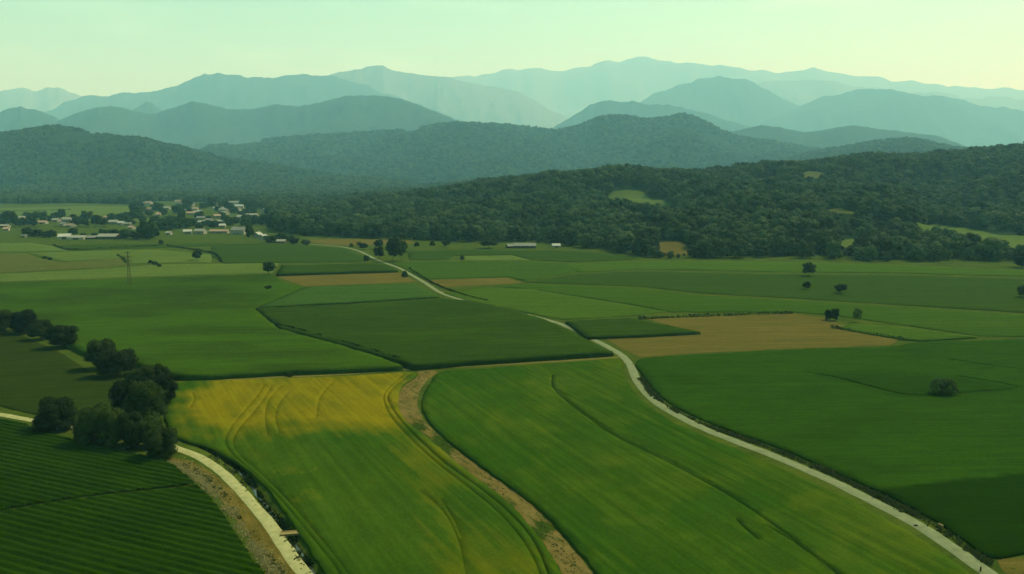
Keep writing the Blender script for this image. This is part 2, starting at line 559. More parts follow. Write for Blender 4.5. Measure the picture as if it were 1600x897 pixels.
def ribbon(name, cl, widths, z, mat, step=2.5, jitter=0.06):
    c = catmull(gpl(cl), step)
    n = len(c)
    w = np.interp(np.linspace(0, 1, n), np.linspace(0, 1, len(widths)), widths)
    t = np.gradient(c, axis=0)
    nn = np.stack([-t[:, 1], t[:, 0]], 1)
    nn /= np.linalg.norm(nn, axis=1)[:, None]
    V, offs = [], (-0.5, -0.42, 0, 0.42, 0.5)
    for k, o_ in enumerate(offs):
        p = c + nn * (w * o_)[:, None] + RNG.normal(0, jitter if k in (0, 4) else 0.0, c.shape)
        zz = np.full(n, z - 0.05 if k in (0, 4) else z + (0.02 if k == 2 else 0))
        V.append(np.column_stack([p, zz]))
    V = np.concatenate(V)
    i = np.arange(5 * n).reshape(5, n)
    q = np.stack([i[:-1, :-1], i[1:, :-1], i[1:, 1:], i[:-1, 1:]], -1).reshape(-1, 4)
    o = link(name, mesh_np(name, V, [q[:, ::-1]], mat, True))
    return tag(o, kind='structure')

ribbon('road', ROAD, [3.3, 3.1, 2.9, 2.8, 2.8, 2.8], 0.10, M['road'])
ribbon('farm_track', TRACK, [2.7, 2.5, 2.4], 0.10, M['track'])
ribbon('field_path', [(280, 598), (400, 591), (520, 586), (600, 580), (640, 577), (760, 571), (880, 564), (966, 558)], [2.2, 2.0, 2.4], 0.07, M['path'])
ribbon('ditch_water', [(300, 690), (335, 706), (372, 730), (395, 757), (412, 780), (432, 806), (452, 833), (470, 862), (492, 897), (530, 950)], [1.2], -0.62, M['water'], 2.0, 0.1)

# ------------------------------------------------------------------ crop fields: raised stands of crop with real edges
def field(name, label, cat, px, h, mat, step=2.0, curved=True, grooves=(), tone=None, amp=0.08, rag=0.25, wall=True, zbase=0.02, kind='stuff', terrain=None):
    poly = gpl(px, h) if terrain is None else np.array([terrain(x, y) for x, y in px])
    B = catmull(poly, step, True) if curved else straight(poly, step)
    B = B + RNG.normal(0, rag * 0.45, B.shape)
    area = 0.5 * np.sum(B[:, 0] * np.roll(B[:, 1], -1) - np.roll(B[:, 0], -1) * B[:, 1])
    if area < 0:
        B = B[::-1]
    nb = len(B)
    pts = [tuple(p) for p in B]
    kinds = [1] * nb
    edges = []
    gl = []
    gdep = {}
    for gi_, (gpx, gw, *gd) in enumerate(grooves):
        gdep[10 + gi_] = gd[0] if gd else 0.12
        c = catmull(gpl(gpx, h), step)
        c = c[inside(B, c[:, 0], c[:, 1])]
        c = c[dist_poly(B, c[:, 0], c[:, 1]) > gw * 1.2]
        if len(c) < 3:
            continue
        gl.append(c)
        for off, kd in ((-gw / 2 - 0.12, 0), (-gw / 2, 10 + gi_), (gw / 2, 10 + gi_), (gw / 2 + 0.12, 0)):
            P = offset(c, off)
            s = len(pts)
            pts += [tuple(p) for p in P]
            kinds += [kd] * len(P)
            edges += [(s + k, s + k + 1) for k in range(len(P) - 1)]
    lo, hi = B.min(0), B.max(0)
    gx, gy = np.meshgrid(np.arange(lo[0], hi[0], step), np.arange(lo[1], hi[1], step))
    gx = gx.ravel() + RNG.uniform(-0.3, 0.3, gx.size) * step
    gy = gy.ravel() + RNG.uniform(-0.3, 0.3, gy.size) * step
    ok = inside(B, gx, gy)
    gx, gy = gx[ok], gy[ok]
    ok = dist_poly(B, gx, gy) > step * 0.6
    for c in gl:
        ok &= dist_poly(c, gx, gy, False) > 0.9
    s = len(pts)
    pts += list(zip(gx[ok], gy[ok]))
    kinds += [0] * int(ok.sum())
    vs_, es, fs, ov, oe, of = cdt(pts, edges, list(range(nb)))
    V = np.array([[v[0], v[1], 0.0] for v in vs_])
    kd = np.array([kinds[o[0]] if o else 0 for o in ov])
    base = wood_hill(V[:, 0], V[:, 1]) if terrain is not None else np.zeros(len(V))
    V[:, 2] = base + h + amp * 2 * (fbm(V[:, 0] / 6, V[:, 1] / 6, 3) - 0.5) + RNG.normal(0, amp * 0.35, len(V))
    for g_, dp in gdep.items():
        V[kd == g_, 2] = base[kd == g_] + max(0.03, h * dp)
    V[kd == 1, 2] -= RNG.uniform(0, 0.25, (kd == 1).sum()) * min(h, 1.2)
    T = tri_faces(fs)
    cen = V[T].mean(1)
    T = T[inside(B, cen[:, 0], cen[:, 1])]
    # orient up
    a, b_, c_ = V[T[:, 0]], V[T[:, 1]], V[T[:, 2]]
    up = (b_[:, 0] - a[:, 0]) * (c_[:, 1] - a[:, 1]) - (b_[:, 1] - a[:, 1]) * (c_[:, 0] - a[:, 0])
    T[up < 0] = T[up < 0][:, ::-1]
    faces = [T]
    if wall:
        idx = {}
        for k, o in enumerate(ov):
            for q in o:
                if q < nb:
                    idx[q] = k
        ring = [idx[q] for q in range(nb)]
        nrm = np.roll(B, -1, 0) - np.roll(B, 1, 0)
        nrm = np.stack([nrm[:, 1], -nrm[:, 0]], 1)
        nrm /= np.linalg.norm(nrm, axis=1)[:, None] + 1e-9
        r0 = len(V)
        R = np.array([V[k] for k in ring])
        bz = base[ring] if terrain is not None else np.zeros(nb)
        mid = np.column_stack([R[:, :2] + nrm * RNG.uniform(0.0, rag * 0.6, nb)[:, None], bz + h * 0.55])
        bot = np.column_stack([R[:, :2] + nrm * RNG.uniform(0.0, rag, nb)[:, None], bz + zbase])
        V = np.concatenate([V, mid, bot])
        i0 = np.array(ring); i1 = r0 + np.arange(nb); i2 = r0 + nb + np.arange(nb)
        for A_, C_ in ((i0, i1), (i1, i2)):
            faces.append(np.stack([A_, C_, np.roll(C_, -1), np.roll(A_, -1)], -1))
    tn = np.zeros(len(V))
    if tone is not None:
        px_, py_, _ = proj(V[:, 0], V[:, 1], V[:, 2])
        tn = tone(px_, py_)
    o = link(name, mesh_np(name, V, faces, mat, False, {'tone': tn}))
    return tag(o, label, cat, None, kind)

def blob(px, py, poly, soft):
    """1 inside a patch of the field, falling off over soft pixels"""
    d = dist_poly(poly, px, py)
    return np.where(inside(poly, px, py), 1.0, np.clip(1 - d / soft, 0, 1))

# --- barley (left of the strip)
YEL = [(310, 640), (345, 612), (400, 602), (520, 594), (628, 588), (606, 612), (606, 636), (600, 650), (540, 655), (440, 652), (360, 655)]
YEL2 = [(560, 690), (640, 680), (740, 780), (830, 890), (640, 890), (600, 760)]
YEL3 = [(262, 650), (300, 600), (390, 596), (330, 622), (290, 655)]
GRN = [(470, 700), (560, 700), (620, 760), (650, 897), (520, 897), (440, 760)]
def barley_tone(px, py):
    n = fbm(px / 40, py / 14, 3) - 0.5
    wx, wy = px + n * 70, py + (fbm(px / 30 + 9, py / 12, 3) - 0.5) * 26
    t = 0.88 * blob(wx, wy, YEL, 38) + 0.20 * blob(wx, wy, YEL2, 60) + 0.25 * blob(wx, wy, YEL3, 16) - 0.1
    t -= 0.25 * blob(wx, wy, GRN, 50)
    t += 0.45 * blob(wx, wy, [(420, 738), (500, 733), (505, 739), (430, 745)], 5)
    t += 0.35 * blob(wx, wy, [(460, 762), (500, 760), (505, 775), (470, 778)], 10)
    t += 0.3 * blob(wx, wy, [(440, 780), (470, 780), (540, 897), (510, 897)], 14)
    return t
G1 = [(641, 584), (608, 612), (612, 636), (636, 667), (691, 719), (751, 763), (799, 803), (835, 846), (858, 897), (880, 960)]
G2 = [(630, 585), (601, 613), (605, 640), (628, 671), (683, 723), (741, 768), (787, 808), (822, 851), (846, 900), (866, 960)]
STRIP_L = [(650, 582), (628, 603), (622, 630), (634, 656), (676, 690), (730, 735), (790, 781), (832, 826), (862, 868), (882, 900), (915, 960)]
STRIP_R = [(684, 580), (664, 598), (652, 624), (660, 652), (690, 684), (742, 724), (800, 765), (850, 806), (890, 850), (930, 899), (972, 960)]
BAR_L = [(278, 598), (262, 625), (258, 650), (276, 682), (330, 700), (380, 728), (418, 762), (450, 806), (478, 846), (510, 897), (548, 960)]
field('barley_crop', 'half-ripe barley field with a golden yellow patch in its far corner', 'crop field',
      BAR_L + STRIP_L[::-1] + [(560, 586), (440, 591), (340, 594)], 0.7, M['barley'], 1.6, True,
      [(G1, 0.22, 0.40), (G2, 0.16, 0.65),
       ([(412, 602), (398, 622), (378, 645), (360, 668), (352, 690), (366, 712), (400, 742), (440, 782), (480, 830), (520, 880), (535, 905)], 0.15, 0.78),
       ([(424, 602), (412, 622), (394, 645), (374, 668), (364, 690), (376, 712), (408, 740), (450, 782), (490, 828), (528, 874), (550, 905)], 0.15, 0.78),
       ([(440, 602), (421, 622), (414, 645), (415, 664), (418, 680)], 0.15, 0.78),
       ([(450, 612), (436, 630), (430, 650), (436, 676)], 0.15, 0.78),
       ([(300, 614), (303, 624), (296, 636)], 0.15, 0.78),
       ([(520, 596), (500, 620), (494, 650)], 0.15, 0.78),
       ([(656, 766), (680, 786), (702, 812), (718, 850), (728, 897), (736, 930)], 0.15, 0.78),
       ([(690, 780), (706, 806), (722, 840)], 0.15, 0.78)], barley_tone, 0.07)
# --- bare strip
def strip_tone(px, py):
    t = np.zeros_like(px)
    for c, r in (((690, 695), 30), ((845, 828), 22), ((655, 668), 16), ((800, 790), 10)):
        t = np.maximum(t, np.clip(1.2 - np.hypot(px - c[0], (py - c[1]) * 1.3) / r, 0, 1) * 0.28)
    return t - 0.03
field('bare_strip', 'winding strip of bare tan soil with weeds between barley and green wheat', 'bare strip', STRIP_L + STRIP_R[::-1], 0.04, M['bare'], 1.2, True, (), strip_tone, 0.04, 0.3, False, kind='structure')
# --- wheat (between strip and road)
WH_R = [(966, 561), (974, 585), (990, 610), (1014, 634), (1050, 658), (1100, 681), (1200, 722), (1300, 767), (1380, 807), (1440, 842), (1490, 876), (1525, 902), (1570, 940)]
def wheat_tone(px, py):
    n = fbm(px / 60 + 4, py / 30, 3)
    t = 0.5 * np.clip((px - 950 - (py - 600) * 1.1) / 260, 0, 1) + 0.35 * np.clip((n - 0.45) * 4, 0, 1) - 0.1
    line = np.abs((px - 1000) * 0.52 - (py - 650))
    t += 0.25 * np.clip(1 - np.abs((px - 1030) - (py - 660) * 1.75) / 12, 0, 1) * (py > 640)
    return t
field('wheat_crop', 'green wheat field between the bare strip and the pale road', 'crop field',
      WH_R + [(1300, 985), (1000, 985)] + [(x + 8, y) for x, y in STRIP_R[::-1]] + [(760, 575), (860, 568), (920, 564)], 0.75, M['wheat'], 1.6, True,
      [([(864, 586), (864, 604), (890, 630), (925, 656), (960, 680), (1050, 725), (1150, 780), (1230, 835), (1310, 897), (1370, 950)], 0.36),
       ([(868, 606), (896, 632), (930, 657), (966, 681), (1056, 725)], 0.2, 0.6),
       ([(1152, 812), (1166, 826), (1182, 840)], 0.35, 0.3), ([(1200, 822), (1240, 846), (1300, 890)], 0.2, 0.6)], wheat_tone, 0.07)
# --- right field
def beet_tone(px, py):
    t = np.zeros_like(px)
    line = 765 - (px - 1360) * 0.125
    t += 1.0 * np.clip((py - line) / 5, 0, 1) * (px > 1330)
    t += 0.35 * blob(px, py, [(1280, 585), (1420, 616), (1580, 607), (1500, 590), (1400, 584)], 8)
    t += 0.2 * np.clip((fbm(px / 90, py / 22, 3) - 0.5) * 4, 0, 1)
    return t
field('right_crop', 'broad dark green crop field to the right of the pale road', 'crop field',
      [(1000, 562), (1120, 552), (1260, 545), (1392, 541), (1440, 534), (1600, 530), (1760, 524), (1760, 720), (1760, 850), (1600, 862), (1548, 868), (1500, 836), (1452, 806),
       (1400, 778), (1320, 742), (1270, 720), (1220, 699), (1170, 681), (1120, 663), (1080, 646), (1050, 630), (1026, 611), (1010, 590)], 0.55, M['beet'], 2.2, True,
      [([(1262, 582), (1300, 588), (1352, 601), (1420, 617), (1500, 614), (1580, 607), (1590, 604), (1540, 594), (1500, 588)], 0.8),
       ([(1490, 562), (1550, 571), (1600, 577)], 0.6)], beet_tone, 0.10)
field('bare_corner', 'bare tan soil corner beside the pale road', 'bare field', [(1560, 880), (1600, 872), (1700, 866), (1700, 960), (1640, 950)], 0.04, M['stubble'], 1.5, True, (), None, 0.04, 0.3, False, kind='structure')

# --- maize (mid left)
field('maize_crop', 'tall dark maize field ending at the pale road, right of the hedge line', 'crop field',
      [(400, 481), (540, 475), (690, 466), (730, 469), (770, 476), (812, 486), (850, 498), (866, 505), (900, 521), (935, 540), (958, 549), (860, 555), (740, 563), (648, 570), (600, 556), (520, 533), (440, 512)], 2.1, M['maize'], 3.0, False,
      [], lambda px, py: 0.25 * np.clip((fbm(px / 150, py / 9, 3) - 0.5) * 5, 0, 1) - 0.1, 0.16, 0.4)
field('maize_crop', 'wide green maize field behind the row of dark trees', 'crop field',
      [(-160, 446), (0, 442), (200, 435), (428, 428), (440, 440), (474, 447), (396, 481), (436, 513), (516, 534), (596, 558), (628, 571), (560, 575), (440, 579), (330, 586), (278, 586), (210, 566), (130, 548), (90, 527), (20, 502), (-160, 490)], 1.9, M['maize'], 3.0, False,
      [], lambda px, py: 0.55 * np.clip((fbm(px / 160 + 5, py / 12, 3) - 0.4) * 4, 0, 1) + 0.2, 0.16, 0.4)
field('crop_field', 'smooth green crop field in front of the tan stubble fields', 'crop field',
      [(478, 448), (560, 445), (650, 443), (668, 452), (686, 463), (560, 471), (404, 479)], 1.0, M['farfield'], 4.0, False, (), None, 0.1, 0.4)
field('fallow_field', 'dull dark green field enclosed by the tree rows at the left', 'crop field',
      [(-160, 506), (0, 514), (40, 526), (90, 548), (150, 586), (196, 600), (180, 640), (120, 664), (80, 652), (0, 634), (-160, 622)], 0.3, M['darkfield'], 2.2, False, (), None, 0.06, 0.3)
# --- stubble fields and neighbours
field('stubble_field', 'large tan stubble field right of the road bend', 'stubble field',
      [(945, 529), (1096, 521), (1008, 498), (1120, 493), (1240, 490), (1290, 497), (1322, 510), (1404, 531), (1390, 539), (1240, 544), (1100, 551), (1000, 558), (978, 548)], 0.10, M['stubble'], 3.0, False, (), None, 0.04, 0.3, False, kind='structure')
field('maize_crop', 'narrow dark maize wedge beside the large stubble field', 'crop field',
      [(884, 501), (930, 499), (984, 496), (1094, 518), (1000, 523), (918, 526)], 1.4, M['maize'], 3.0, False, (), None, 0.12, 0.3)
field('crop_wedge', 'pale green crop wedge right of the large stubble field', 'crop field',
      [(1312, 512), (1330, 505), (1420, 512), (1528, 526), (1440, 531), (1408, 529)], 0.8, M['mid_b'], 3.0, False, (), None, 0.1, 0.3)
field('stubble_field', 'long tan stubble field left of the far road', 'stubble field',
      [(428, 431), (520, 428), (622, 425), (652, 440), (560, 444), (474, 447)], 0.08, M['stubble'], 4.0, False, (), None, 0.03, 0.3, False, kind='structure')
field('stubble_field', 'small tan stubble field right of the far road', 'stubble field',
      [(662, 438), (720, 436), (792, 434), (818, 442), (740, 446), (692, 449)], 0.08, M['stubble'], 4.0, False, (), None, 0.03, 0.3, False, kind='structure')
def far_tone(px, py):
    return 0.0 * px
field('crop_field', 'light green crop field between the road and the dark maize wedge', 'crop field',
      [(694, 458), (760, 448), (830, 452), (980, 476), (1040, 486), (985, 493), (880, 499), (812, 486), (734, 470)], 0.35, M['mid_b'], 4.0, False, (), None, 0.1, 0.4)
field('crop_field', 'bright green crop field in front of the solitary round tree', 'crop field',
      [(770, 447), (830, 443), (1000, 450), (1100, 462), (1250, 470), (1380, 478), (1600, 492), (1760, 496), (1760, 522), (1600, 526), (1530, 524), (1430, 510), (1300, 492), (1240, 487), (1050, 487), (990, 476), (850, 454)], 0.35, M['mid_a'], 4.0, False, (), None, 0.1, 0.4)
field('crop_field', 'dark green crop field below the wooded hill, holding the solitary trees', 'crop field',
      [(822, 441), (900, 428), (1000, 424), (1200, 428), (1400, 430), (1760, 440), (1760, 492), (1600, 488), (1380, 474), (1250, 466), (1100, 458), (1000, 447)], 0.35, M['mid_c'], 5.0, False, (), None, 0.1, 0.4)
field('crop_field', 'green crop field along the foot of the wooded hill', 'crop field',
      [(880, 412), (1000, 408), (1200, 408), (1400, 414), (1600, 422), (1760, 428), (1760, 436), (1400, 426), (1200, 424), (1000, 420), (905, 425)], 0.35, M['mid_b'], 6.0, False, (), None, 0.1, 0.4)
field('crop_field', 'green crop field right of the far road, in front of the twin trees', 'crop field',
      [(612, 411), (700, 408), (840, 409), (900, 412), (900, 425), (820, 439), (794, 432), (664, 436), (640, 424)], 0.35, M['mid_a'], 5.0, False, (), None, 0.12, 0.4)
field('crop_field', 'thin pale field strip in front of the small farm', 'crop field',
      [(712, 400), (800, 399), (828, 406), (730, 407)], 0.2, M['pasture'], 6.0, False, (), None, 0.05, 0.4)
field('crop_field', 'green field between the twin trees and the small farm', 'crop field',
      [(636, 392), (740, 390), (900, 392), (1000, 402), (990, 405), (900, 409), (832, 406), (800, 398), (708, 399), (700, 405), (640, 406)], 0.35, M['mid_c'], 6.0, False, (), None, 0.1, 0.4)
field('crop_field', 'green field left of the far road and below the hamlet', 'crop field',
      [(330, 384), (470, 383), (540, 388), (580, 405), (560, 409), (350, 411), (330, 400)], 0.35, M['mid_c'], 6.0, False, (), None, 0.1, 0.4)
field('crop_field', 'dark crop strip bordering the long stubble field', 'crop field',
      [(440, 414), (560, 412), (600, 412), (622, 422), (520, 425), (432, 428)], 1.8, M['maize'], 5.0, False, (), None, 0.12, 0.4)
field('pasture_band', 'pale green band of pasture across the left of the plain', 'pasture',
      [(-160, 432), (0, 428), (160, 420), (250, 413), (436, 411), (426, 426), (200, 433), (0, 440), (-160, 444)], 0.25, M['pasture'], 6.0, False, (), None, 0.06, 0.4)
field('brown_field', 'brownish field at the left edge of the plain', 'crop field',
      [(-160, 397), (0, 396), (40, 396), (62, 404), (92, 410), (188, 404), (196, 413), (160, 418), (0, 426), (-160, 430)], 0.25, M['brownfield'], 6.0, False, (), None, 0.06, 0.4)
field('pasture_band', 'pale field behind the pylon', 'pasture',
      [(46, 395), (180, 391), (246, 390), (330, 398), (330, 410), (200, 411), (196, 403), (96, 408)], 0.3, M['pasture'], 6.0, False, (), None, 0.06, 0.4)
field('crop_field', 'green field in front of the white-roofed barn row', 'crop field',
      [(84, 384), (130, 382), (330, 380), (470, 381), (330, 384), (240, 387), (112, 391)], 0.35, M['mid_c'], 7.0, False, (), None, 0.1, 0.4)
field('pasture_band', 'pale green pasture left of the barn row', 'pasture',
      [(-160, 382), (0, 380), (46, 379), (84, 385), (106, 392), (30, 393), (-160, 394)], 0.25, M['pasture'], 7.0, False, (), None, 0.06, 0.4)
field('pasture_band', 'long pale pasture behind the hamlet trees', 'pasture',
      [(-200, 326), (0, 325), (120, 322), (208, 323), (206, 336), (100, 338), (0, 339), (-200, 340)], 0.2, M['pasture'], 12.0, False, (), None, 0.06, 0.4)
field('pasture_band', 'pale meadow at the far left below the hills', 'pasture',
      [(-120, 305), (0, 303), (56, 302), (52, 317), (0, 317), (-120, 318)], 0.2, M['pasture'], 20.0, False, (), None, 0.06, 0.4)
field('pasture_band', 'small pasture among the hamlet hedges', 'pasture',
      [(206, 342), (262, 340), (264, 346), (206, 347)], 0.2, M['pasture'], 10.0, False, (), None, 0.06, 0.4)
field('stubble_field', 'pale tan field in front of the wood, left of the twin trees', 'stubble field',
      [(470, 375), (520, 373), (640, 375), (650, 380), (560, 384), (510, 382)], 0.1, M['stubble'], 6.0, False, (), None, 0.03, 0.3, False, kind='structure')

M['dry_verge'] = crop_mat('dry_verge', srgb(74, 78, 26), srgb(140, 130, 72), None, 2.1, 0.5, 6, 0.7, 0.25, 1.8, 0.12)
field('dry_verge', 'strip of dry yellowed grass between row crop and left track', 'verge',
      [(262, 716), (300, 738), (330, 764), (358, 796), (384, 832), (412, 872), (440, 912), (470, 955), (500, 955), (462, 897), (436, 860), (412, 824), (390, 796), (362, 766), (330, 738), (296, 720)], 0.05, M['dry_verge'], 1.2, True, (), None, 0.04, 0.3, False, kind='structure')
# --- row crop, lower left: leafy rows 2.7 m apart
def row_crop():
    poly = catmull(gpl([(-220, 618), (0, 652), (60, 668), (130, 690), (200, 705), (262, 718), (292, 740), (318, 762), (345, 792), (368, 826), (392, 862), (420, 900), (455, 960), (200, 1060), (-220, 1000)], 0.9), 2.0, True)
    ang = math.radians(-23)
    ca, sa = math.cos(ang), math.sin(ang)
    U, W_ = poly[:, 0] * ca + poly[:, 1] * sa, -poly[:, 0] * sa + poly[:, 1] * ca
    u = np.arange(U.min(), U.max(), 0.6)
    sp = 1.95
    prof = [(-0.98, 0.40), (-0.68, 0.46), (-0.42, 0.70), (-0.14, 0.82), (0.20, 0.81), (0.48, 0.68), (0.72, 0.46)]
    rows = np.arange(W_.min(), W_.max(), sp)
    v = np.array([r + p[0] for r in rows for p in prof])
    z = np.array([p[1] for r in rows for p in prof])
    uu, vv = np.meshgrid(u, v)
    zz = np.repeat(z[:, None], len(u), 1)
    j = RNG.normal(0, 0.06, uu.shape)
    X = uu * ca - vv * sa + j
    Y = uu * sa + vv * ca + RNG.normal(0, 0.06, uu.shape)
    zz = zz * (0.88 + 0.24 * fbm(X / 1.5, Y / 1.5, 2)) + RNG.normal(0, 0.04, uu.shape)
    tram = dist_poly(catmull(gpl([(-200, 826), (0, 797), (130, 776), (240, 764), (322, 755)], 0.4), 3.0), X, Y, False)
    zz = np.where(tram < 0.9, zz * 0.6, zz)
    ok = inside(poly, X, Y)
    i = np.arange(uu.size).reshape(uu.shape)
    q = np.stack([i[:-1, :-1], i[:-1, 1:], i[1:, 1:], i[1:, :-1]], -1).reshape(-1, 4)
    okq = ok.ravel()[q].all(1) & (tram.ravel()[q].min(1) > 0.45)
    q = q[okq]
    used = np.unique(q)
    mp = np.full(uu.size, -1); mp[used] = np.arange(len(used))
    V = np.stack([X, Y, zz], -1).reshape(-1, 3)[used]
    o = link('row_crop', mesh_np('row_crop', V, [mp[q]], M['rows'], True))
    tag(o, 'deep green crop planted in long slanting rows, lower left', 'row crop', None, 'stuff')
row_crop()

# ------------------------------------------------------------------ hills and mountains
def wood_hill_mesh():
    x = np.linspace(300, 2100, 240)
    v = np.linspace(640, 2700, 130)
    Y = np.repeat(v[:, None], len(x), 1)
    X = (x[None, :] - CX) / F * (Y * CP + 60 * SP)
    Z = wood_hill(X, Y)
    Z = np.where(Z < 0.25, -0.5, Z)
    V = np.stack([X, Y, Z], -1).reshape(-1, 3)
    i = np.arange(len(x) * len(v)).reshape(len(v), len(x))
    q = np.stack([i[:-1, :-1], i[:-1, 1:], i[1:, 1:], i[1:, :-1]], -1).reshape(-1, 4)
    tag(link('wooded_hill', mesh_np('wooded_hill', V, [q], M['forest_floor'], True)), kind='structure')
wood_hill_mesh()
R_left.build('left_hill', M['forest_floor'], 260, 60)
R_mid.build('middle_hill', M['forest_floor'], 320, 60)
R_right_near.build('right_hill', M['forest_floor'], 220, 50)
R_right.build('right_hill', M['far_hill'], 220, 50)
FAR = [
 ('mountain', [(-300, 185), (-120, 190), (-30, 190), (10, 176), (40, 165), (62, 169), (95, 186), (130, 215)], 7000, 1700, 1500, 0.30, 11),
 ('mountain', [(60, 215), (100, 187), (130, 175), (160, 167), (190, 166), (215, 174), (245, 178), (275, 169), (308, 158), (330, 163), (360, 170), (395, 171), (435, 163), (470, 166), (500, 161), (545, 150), (590, 149), (630, 154), (660, 166), (705, 184), (750, 204), (800, 225)], 6600, 2000, 1600, 0.30, 12),
 ('mountain', [(190, 185), (215, 170), (236, 160), (256, 168), (300, 190)], 8600, 1200, 1200, 0.25, 13),
 ('mountain', [(-300, 150), (-150, 140), (0, 141), (45, 139), (100, 138), (135, 152), (200, 178)], 15500, 3000, 2500, 0.3, 14),
 ('mountain', [(40, 195), (75, 177), (110, 160), (135, 151), (200, 147), (262, 142), (300, 126), (328, 114), (365, 118), (430, 120), (480, 117), (510, 116), (545, 123), (580, 136), (640, 158), (720, 188)], 11500, 2600, 2200, 0.30, 15),
 ('mountain', [(440, 140), (500, 122), (545, 113), (575, 105), (605, 104), (640, 114), (700, 122), (750, 130), (800, 142), (835, 157), (870, 178), (910, 200)], 13500, 2800, 2200, 0.30, 16),
 ('mountain', [(600, 135), (680, 124), (740, 120), (785, 108), (830, 108), (880, 110), (915, 104), (930, 96), (948, 94), (965, 98), (985, 92), (1004, 86), (1025, 92), (1060, 97), (1110, 101), (1160, 110), (1210, 113), (1245, 112), (1262, 107), (1285, 113), (1340, 121), (1420, 128), (1500, 134), (1600, 141), (1750, 150), (1900, 156)], 19500, 3500, 3000, 0.30, 17),
 ('mountain', [(840, 212), (880, 190), (912, 168), (940, 159), (985, 160), (1040, 165), (1100, 178), (1180, 205)], 8400, 1800, 1500, 0.28, 18),
 ('mountain', [(930, 185), (990, 162), (1040, 138), (1085, 122), (1120, 117), (1155, 123), (1190, 138), (1230, 158), (1300, 185)], 12000, 2600, 2200, 0.30, 19),
 ('mountain', [(1180, 195), (1240, 168), (1285, 149), (1330, 140), (1370, 139), (1410, 146), (1450, 149), (1490, 158), (1540, 166), (1600, 171), (1700, 178), (1900, 190)], 11000, 2600, 2200, 0.30, 20),
 ('mountain', [(1120, 150), (1190, 128), (1240, 124), (1300, 130), (1400, 142), (1500, 150), (1600, 156), (1800, 168)], 15500, 2600, 2200, 0.30, 21),
]
FS = 1.35
for nm, cr, D, W, bk, sp, sd in FAR:
    D, W, bk = D * FS, W * FS, bk * FS
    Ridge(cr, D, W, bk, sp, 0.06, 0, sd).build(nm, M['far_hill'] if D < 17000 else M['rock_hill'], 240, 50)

# ------------------------------------------------------------------ trees
def ico(sub):
    import bmesh
    bm = bmesh.new()
    bmesh.ops.create_icosphere(bm, subdivisions=sub, radius=1.0)
    V = np.array([v.co[:] for v in bm.verts]); T = np.array([[v.index for v in f.verts] for f in bm.faces])
    bm.free()
    return V, T
ICO1, ICO2 = ico(1), ico(2)

def crown_geo(seed, nl, leaf, nlobes, shape='round', core=ICO2, low=0.15, nj=0.55):
    """unit crown: height 1 (z 0..1), width 1; leaves = small quads over lobes"""
    r = np.random.default_rng(seed)
    C, R = [], []
    for k in range(nlobes):
        zz = low + (0.86 - low) * (k + 0.5) / nlobes + r.uniform(-0.05, 0.05)
        if shape == 'round':
            mx = 0.34 * math.sqrt(max(0.05, 1 - ((zz - 0.48) / 0.52) ** 2))
        elif shape == 'tall':
            mx = 0.30 * (1 - 0.5 * max(0, zz - 0.4))
        elif shape == 'cone':
            mx = 0.40 * (1 - zz) + 0.02
        else:   # bush
            mx = 0.36 * math.sqrt(max(0.05, 1 - zz ** 2))
        a = k * 2.4 + r.uniform(-0.5, 0.5)
        d = mx * math.sqrt(r.uniform(0.25, 1.0))
        C.append((d * math.cos(a), d * math.sin(a), zz))
        R.append(r.uniform(0.15, 0.25) * (0.75 if shape == 'cone' else 1.0) * (1.0 if nlobes < 12 else 0.85))
    C, R = np.array(C), np.array(R)
    w = R ** 2 / np.sum(R ** 2)
    L = r.choice(nlobes, nl, p=w)
    d = r.normal(size=(nl, 3)); d /= np.linalg.norm(d, axis=1)[:, None]
    d[:, 2] = np.where(d[:, 2] < -0.5, -d[:, 2], d[:, 2])
    rad = R[L] * (0.80 + 0.32 * r.random(nl) ** 0.8) * (1 + 0.25 * (r.random(nl) < 0.06))
    P = C[L] + d * rad[:, None]
    keep = np.ones(nl, bool)
    for c, q in zip(C, R):
        keep &= np.linalg.norm(P - c, axis=1) > q * 0.72
    P, d = P[keep], d[keep]
    n = d + r.normal(0, nj, d.shape); n /= np.linalg.norm(n, axis=1)[:, None]
    t = np.cross(n, r.normal(size=n.shape)); t /= np.linalg.norm(t, axis=1)[:, None]
    b_ = np.cross(n, t)
    s = leaf * r.uniform(0.6, 1.35, len(P))[:, None]
    a1, a2 = t * s, b_ * s * 0.72
    V = np.concatenate([P - a1, P - a2 * 0.9, P + a1, P + a2]).reshape(4, -1, 3).transpose(1, 0, 2).reshape(-1, 3)
    Q = np.arange(len(V)).reshape(-1, 4)
    cv, ct, off = [np.zeros((0, 3))], [np.zeros((0, 3), int)], len(V)
    for c, q in zip(C, R) if core is not None else ():
        k = core[0] * q * 0.80 * (1 + r.normal(0, 0.07, (len(core[0]), 1))) + c
        cv.append(k); ct.append(core[1] + off); off += len(k)
    V = np.concatenate([V] + cv)
    T = np.concatenate(ct)
    V[:, 2] = (V[:, 2] - V[:, 2].min()) / (V[:, 2].max() - V[:, 2].min())
    ex = np.percentile(np.abs(V[:, :2]), 99)
    V[:, :2] *= 0.5 / ex
    return V, Q, T, C

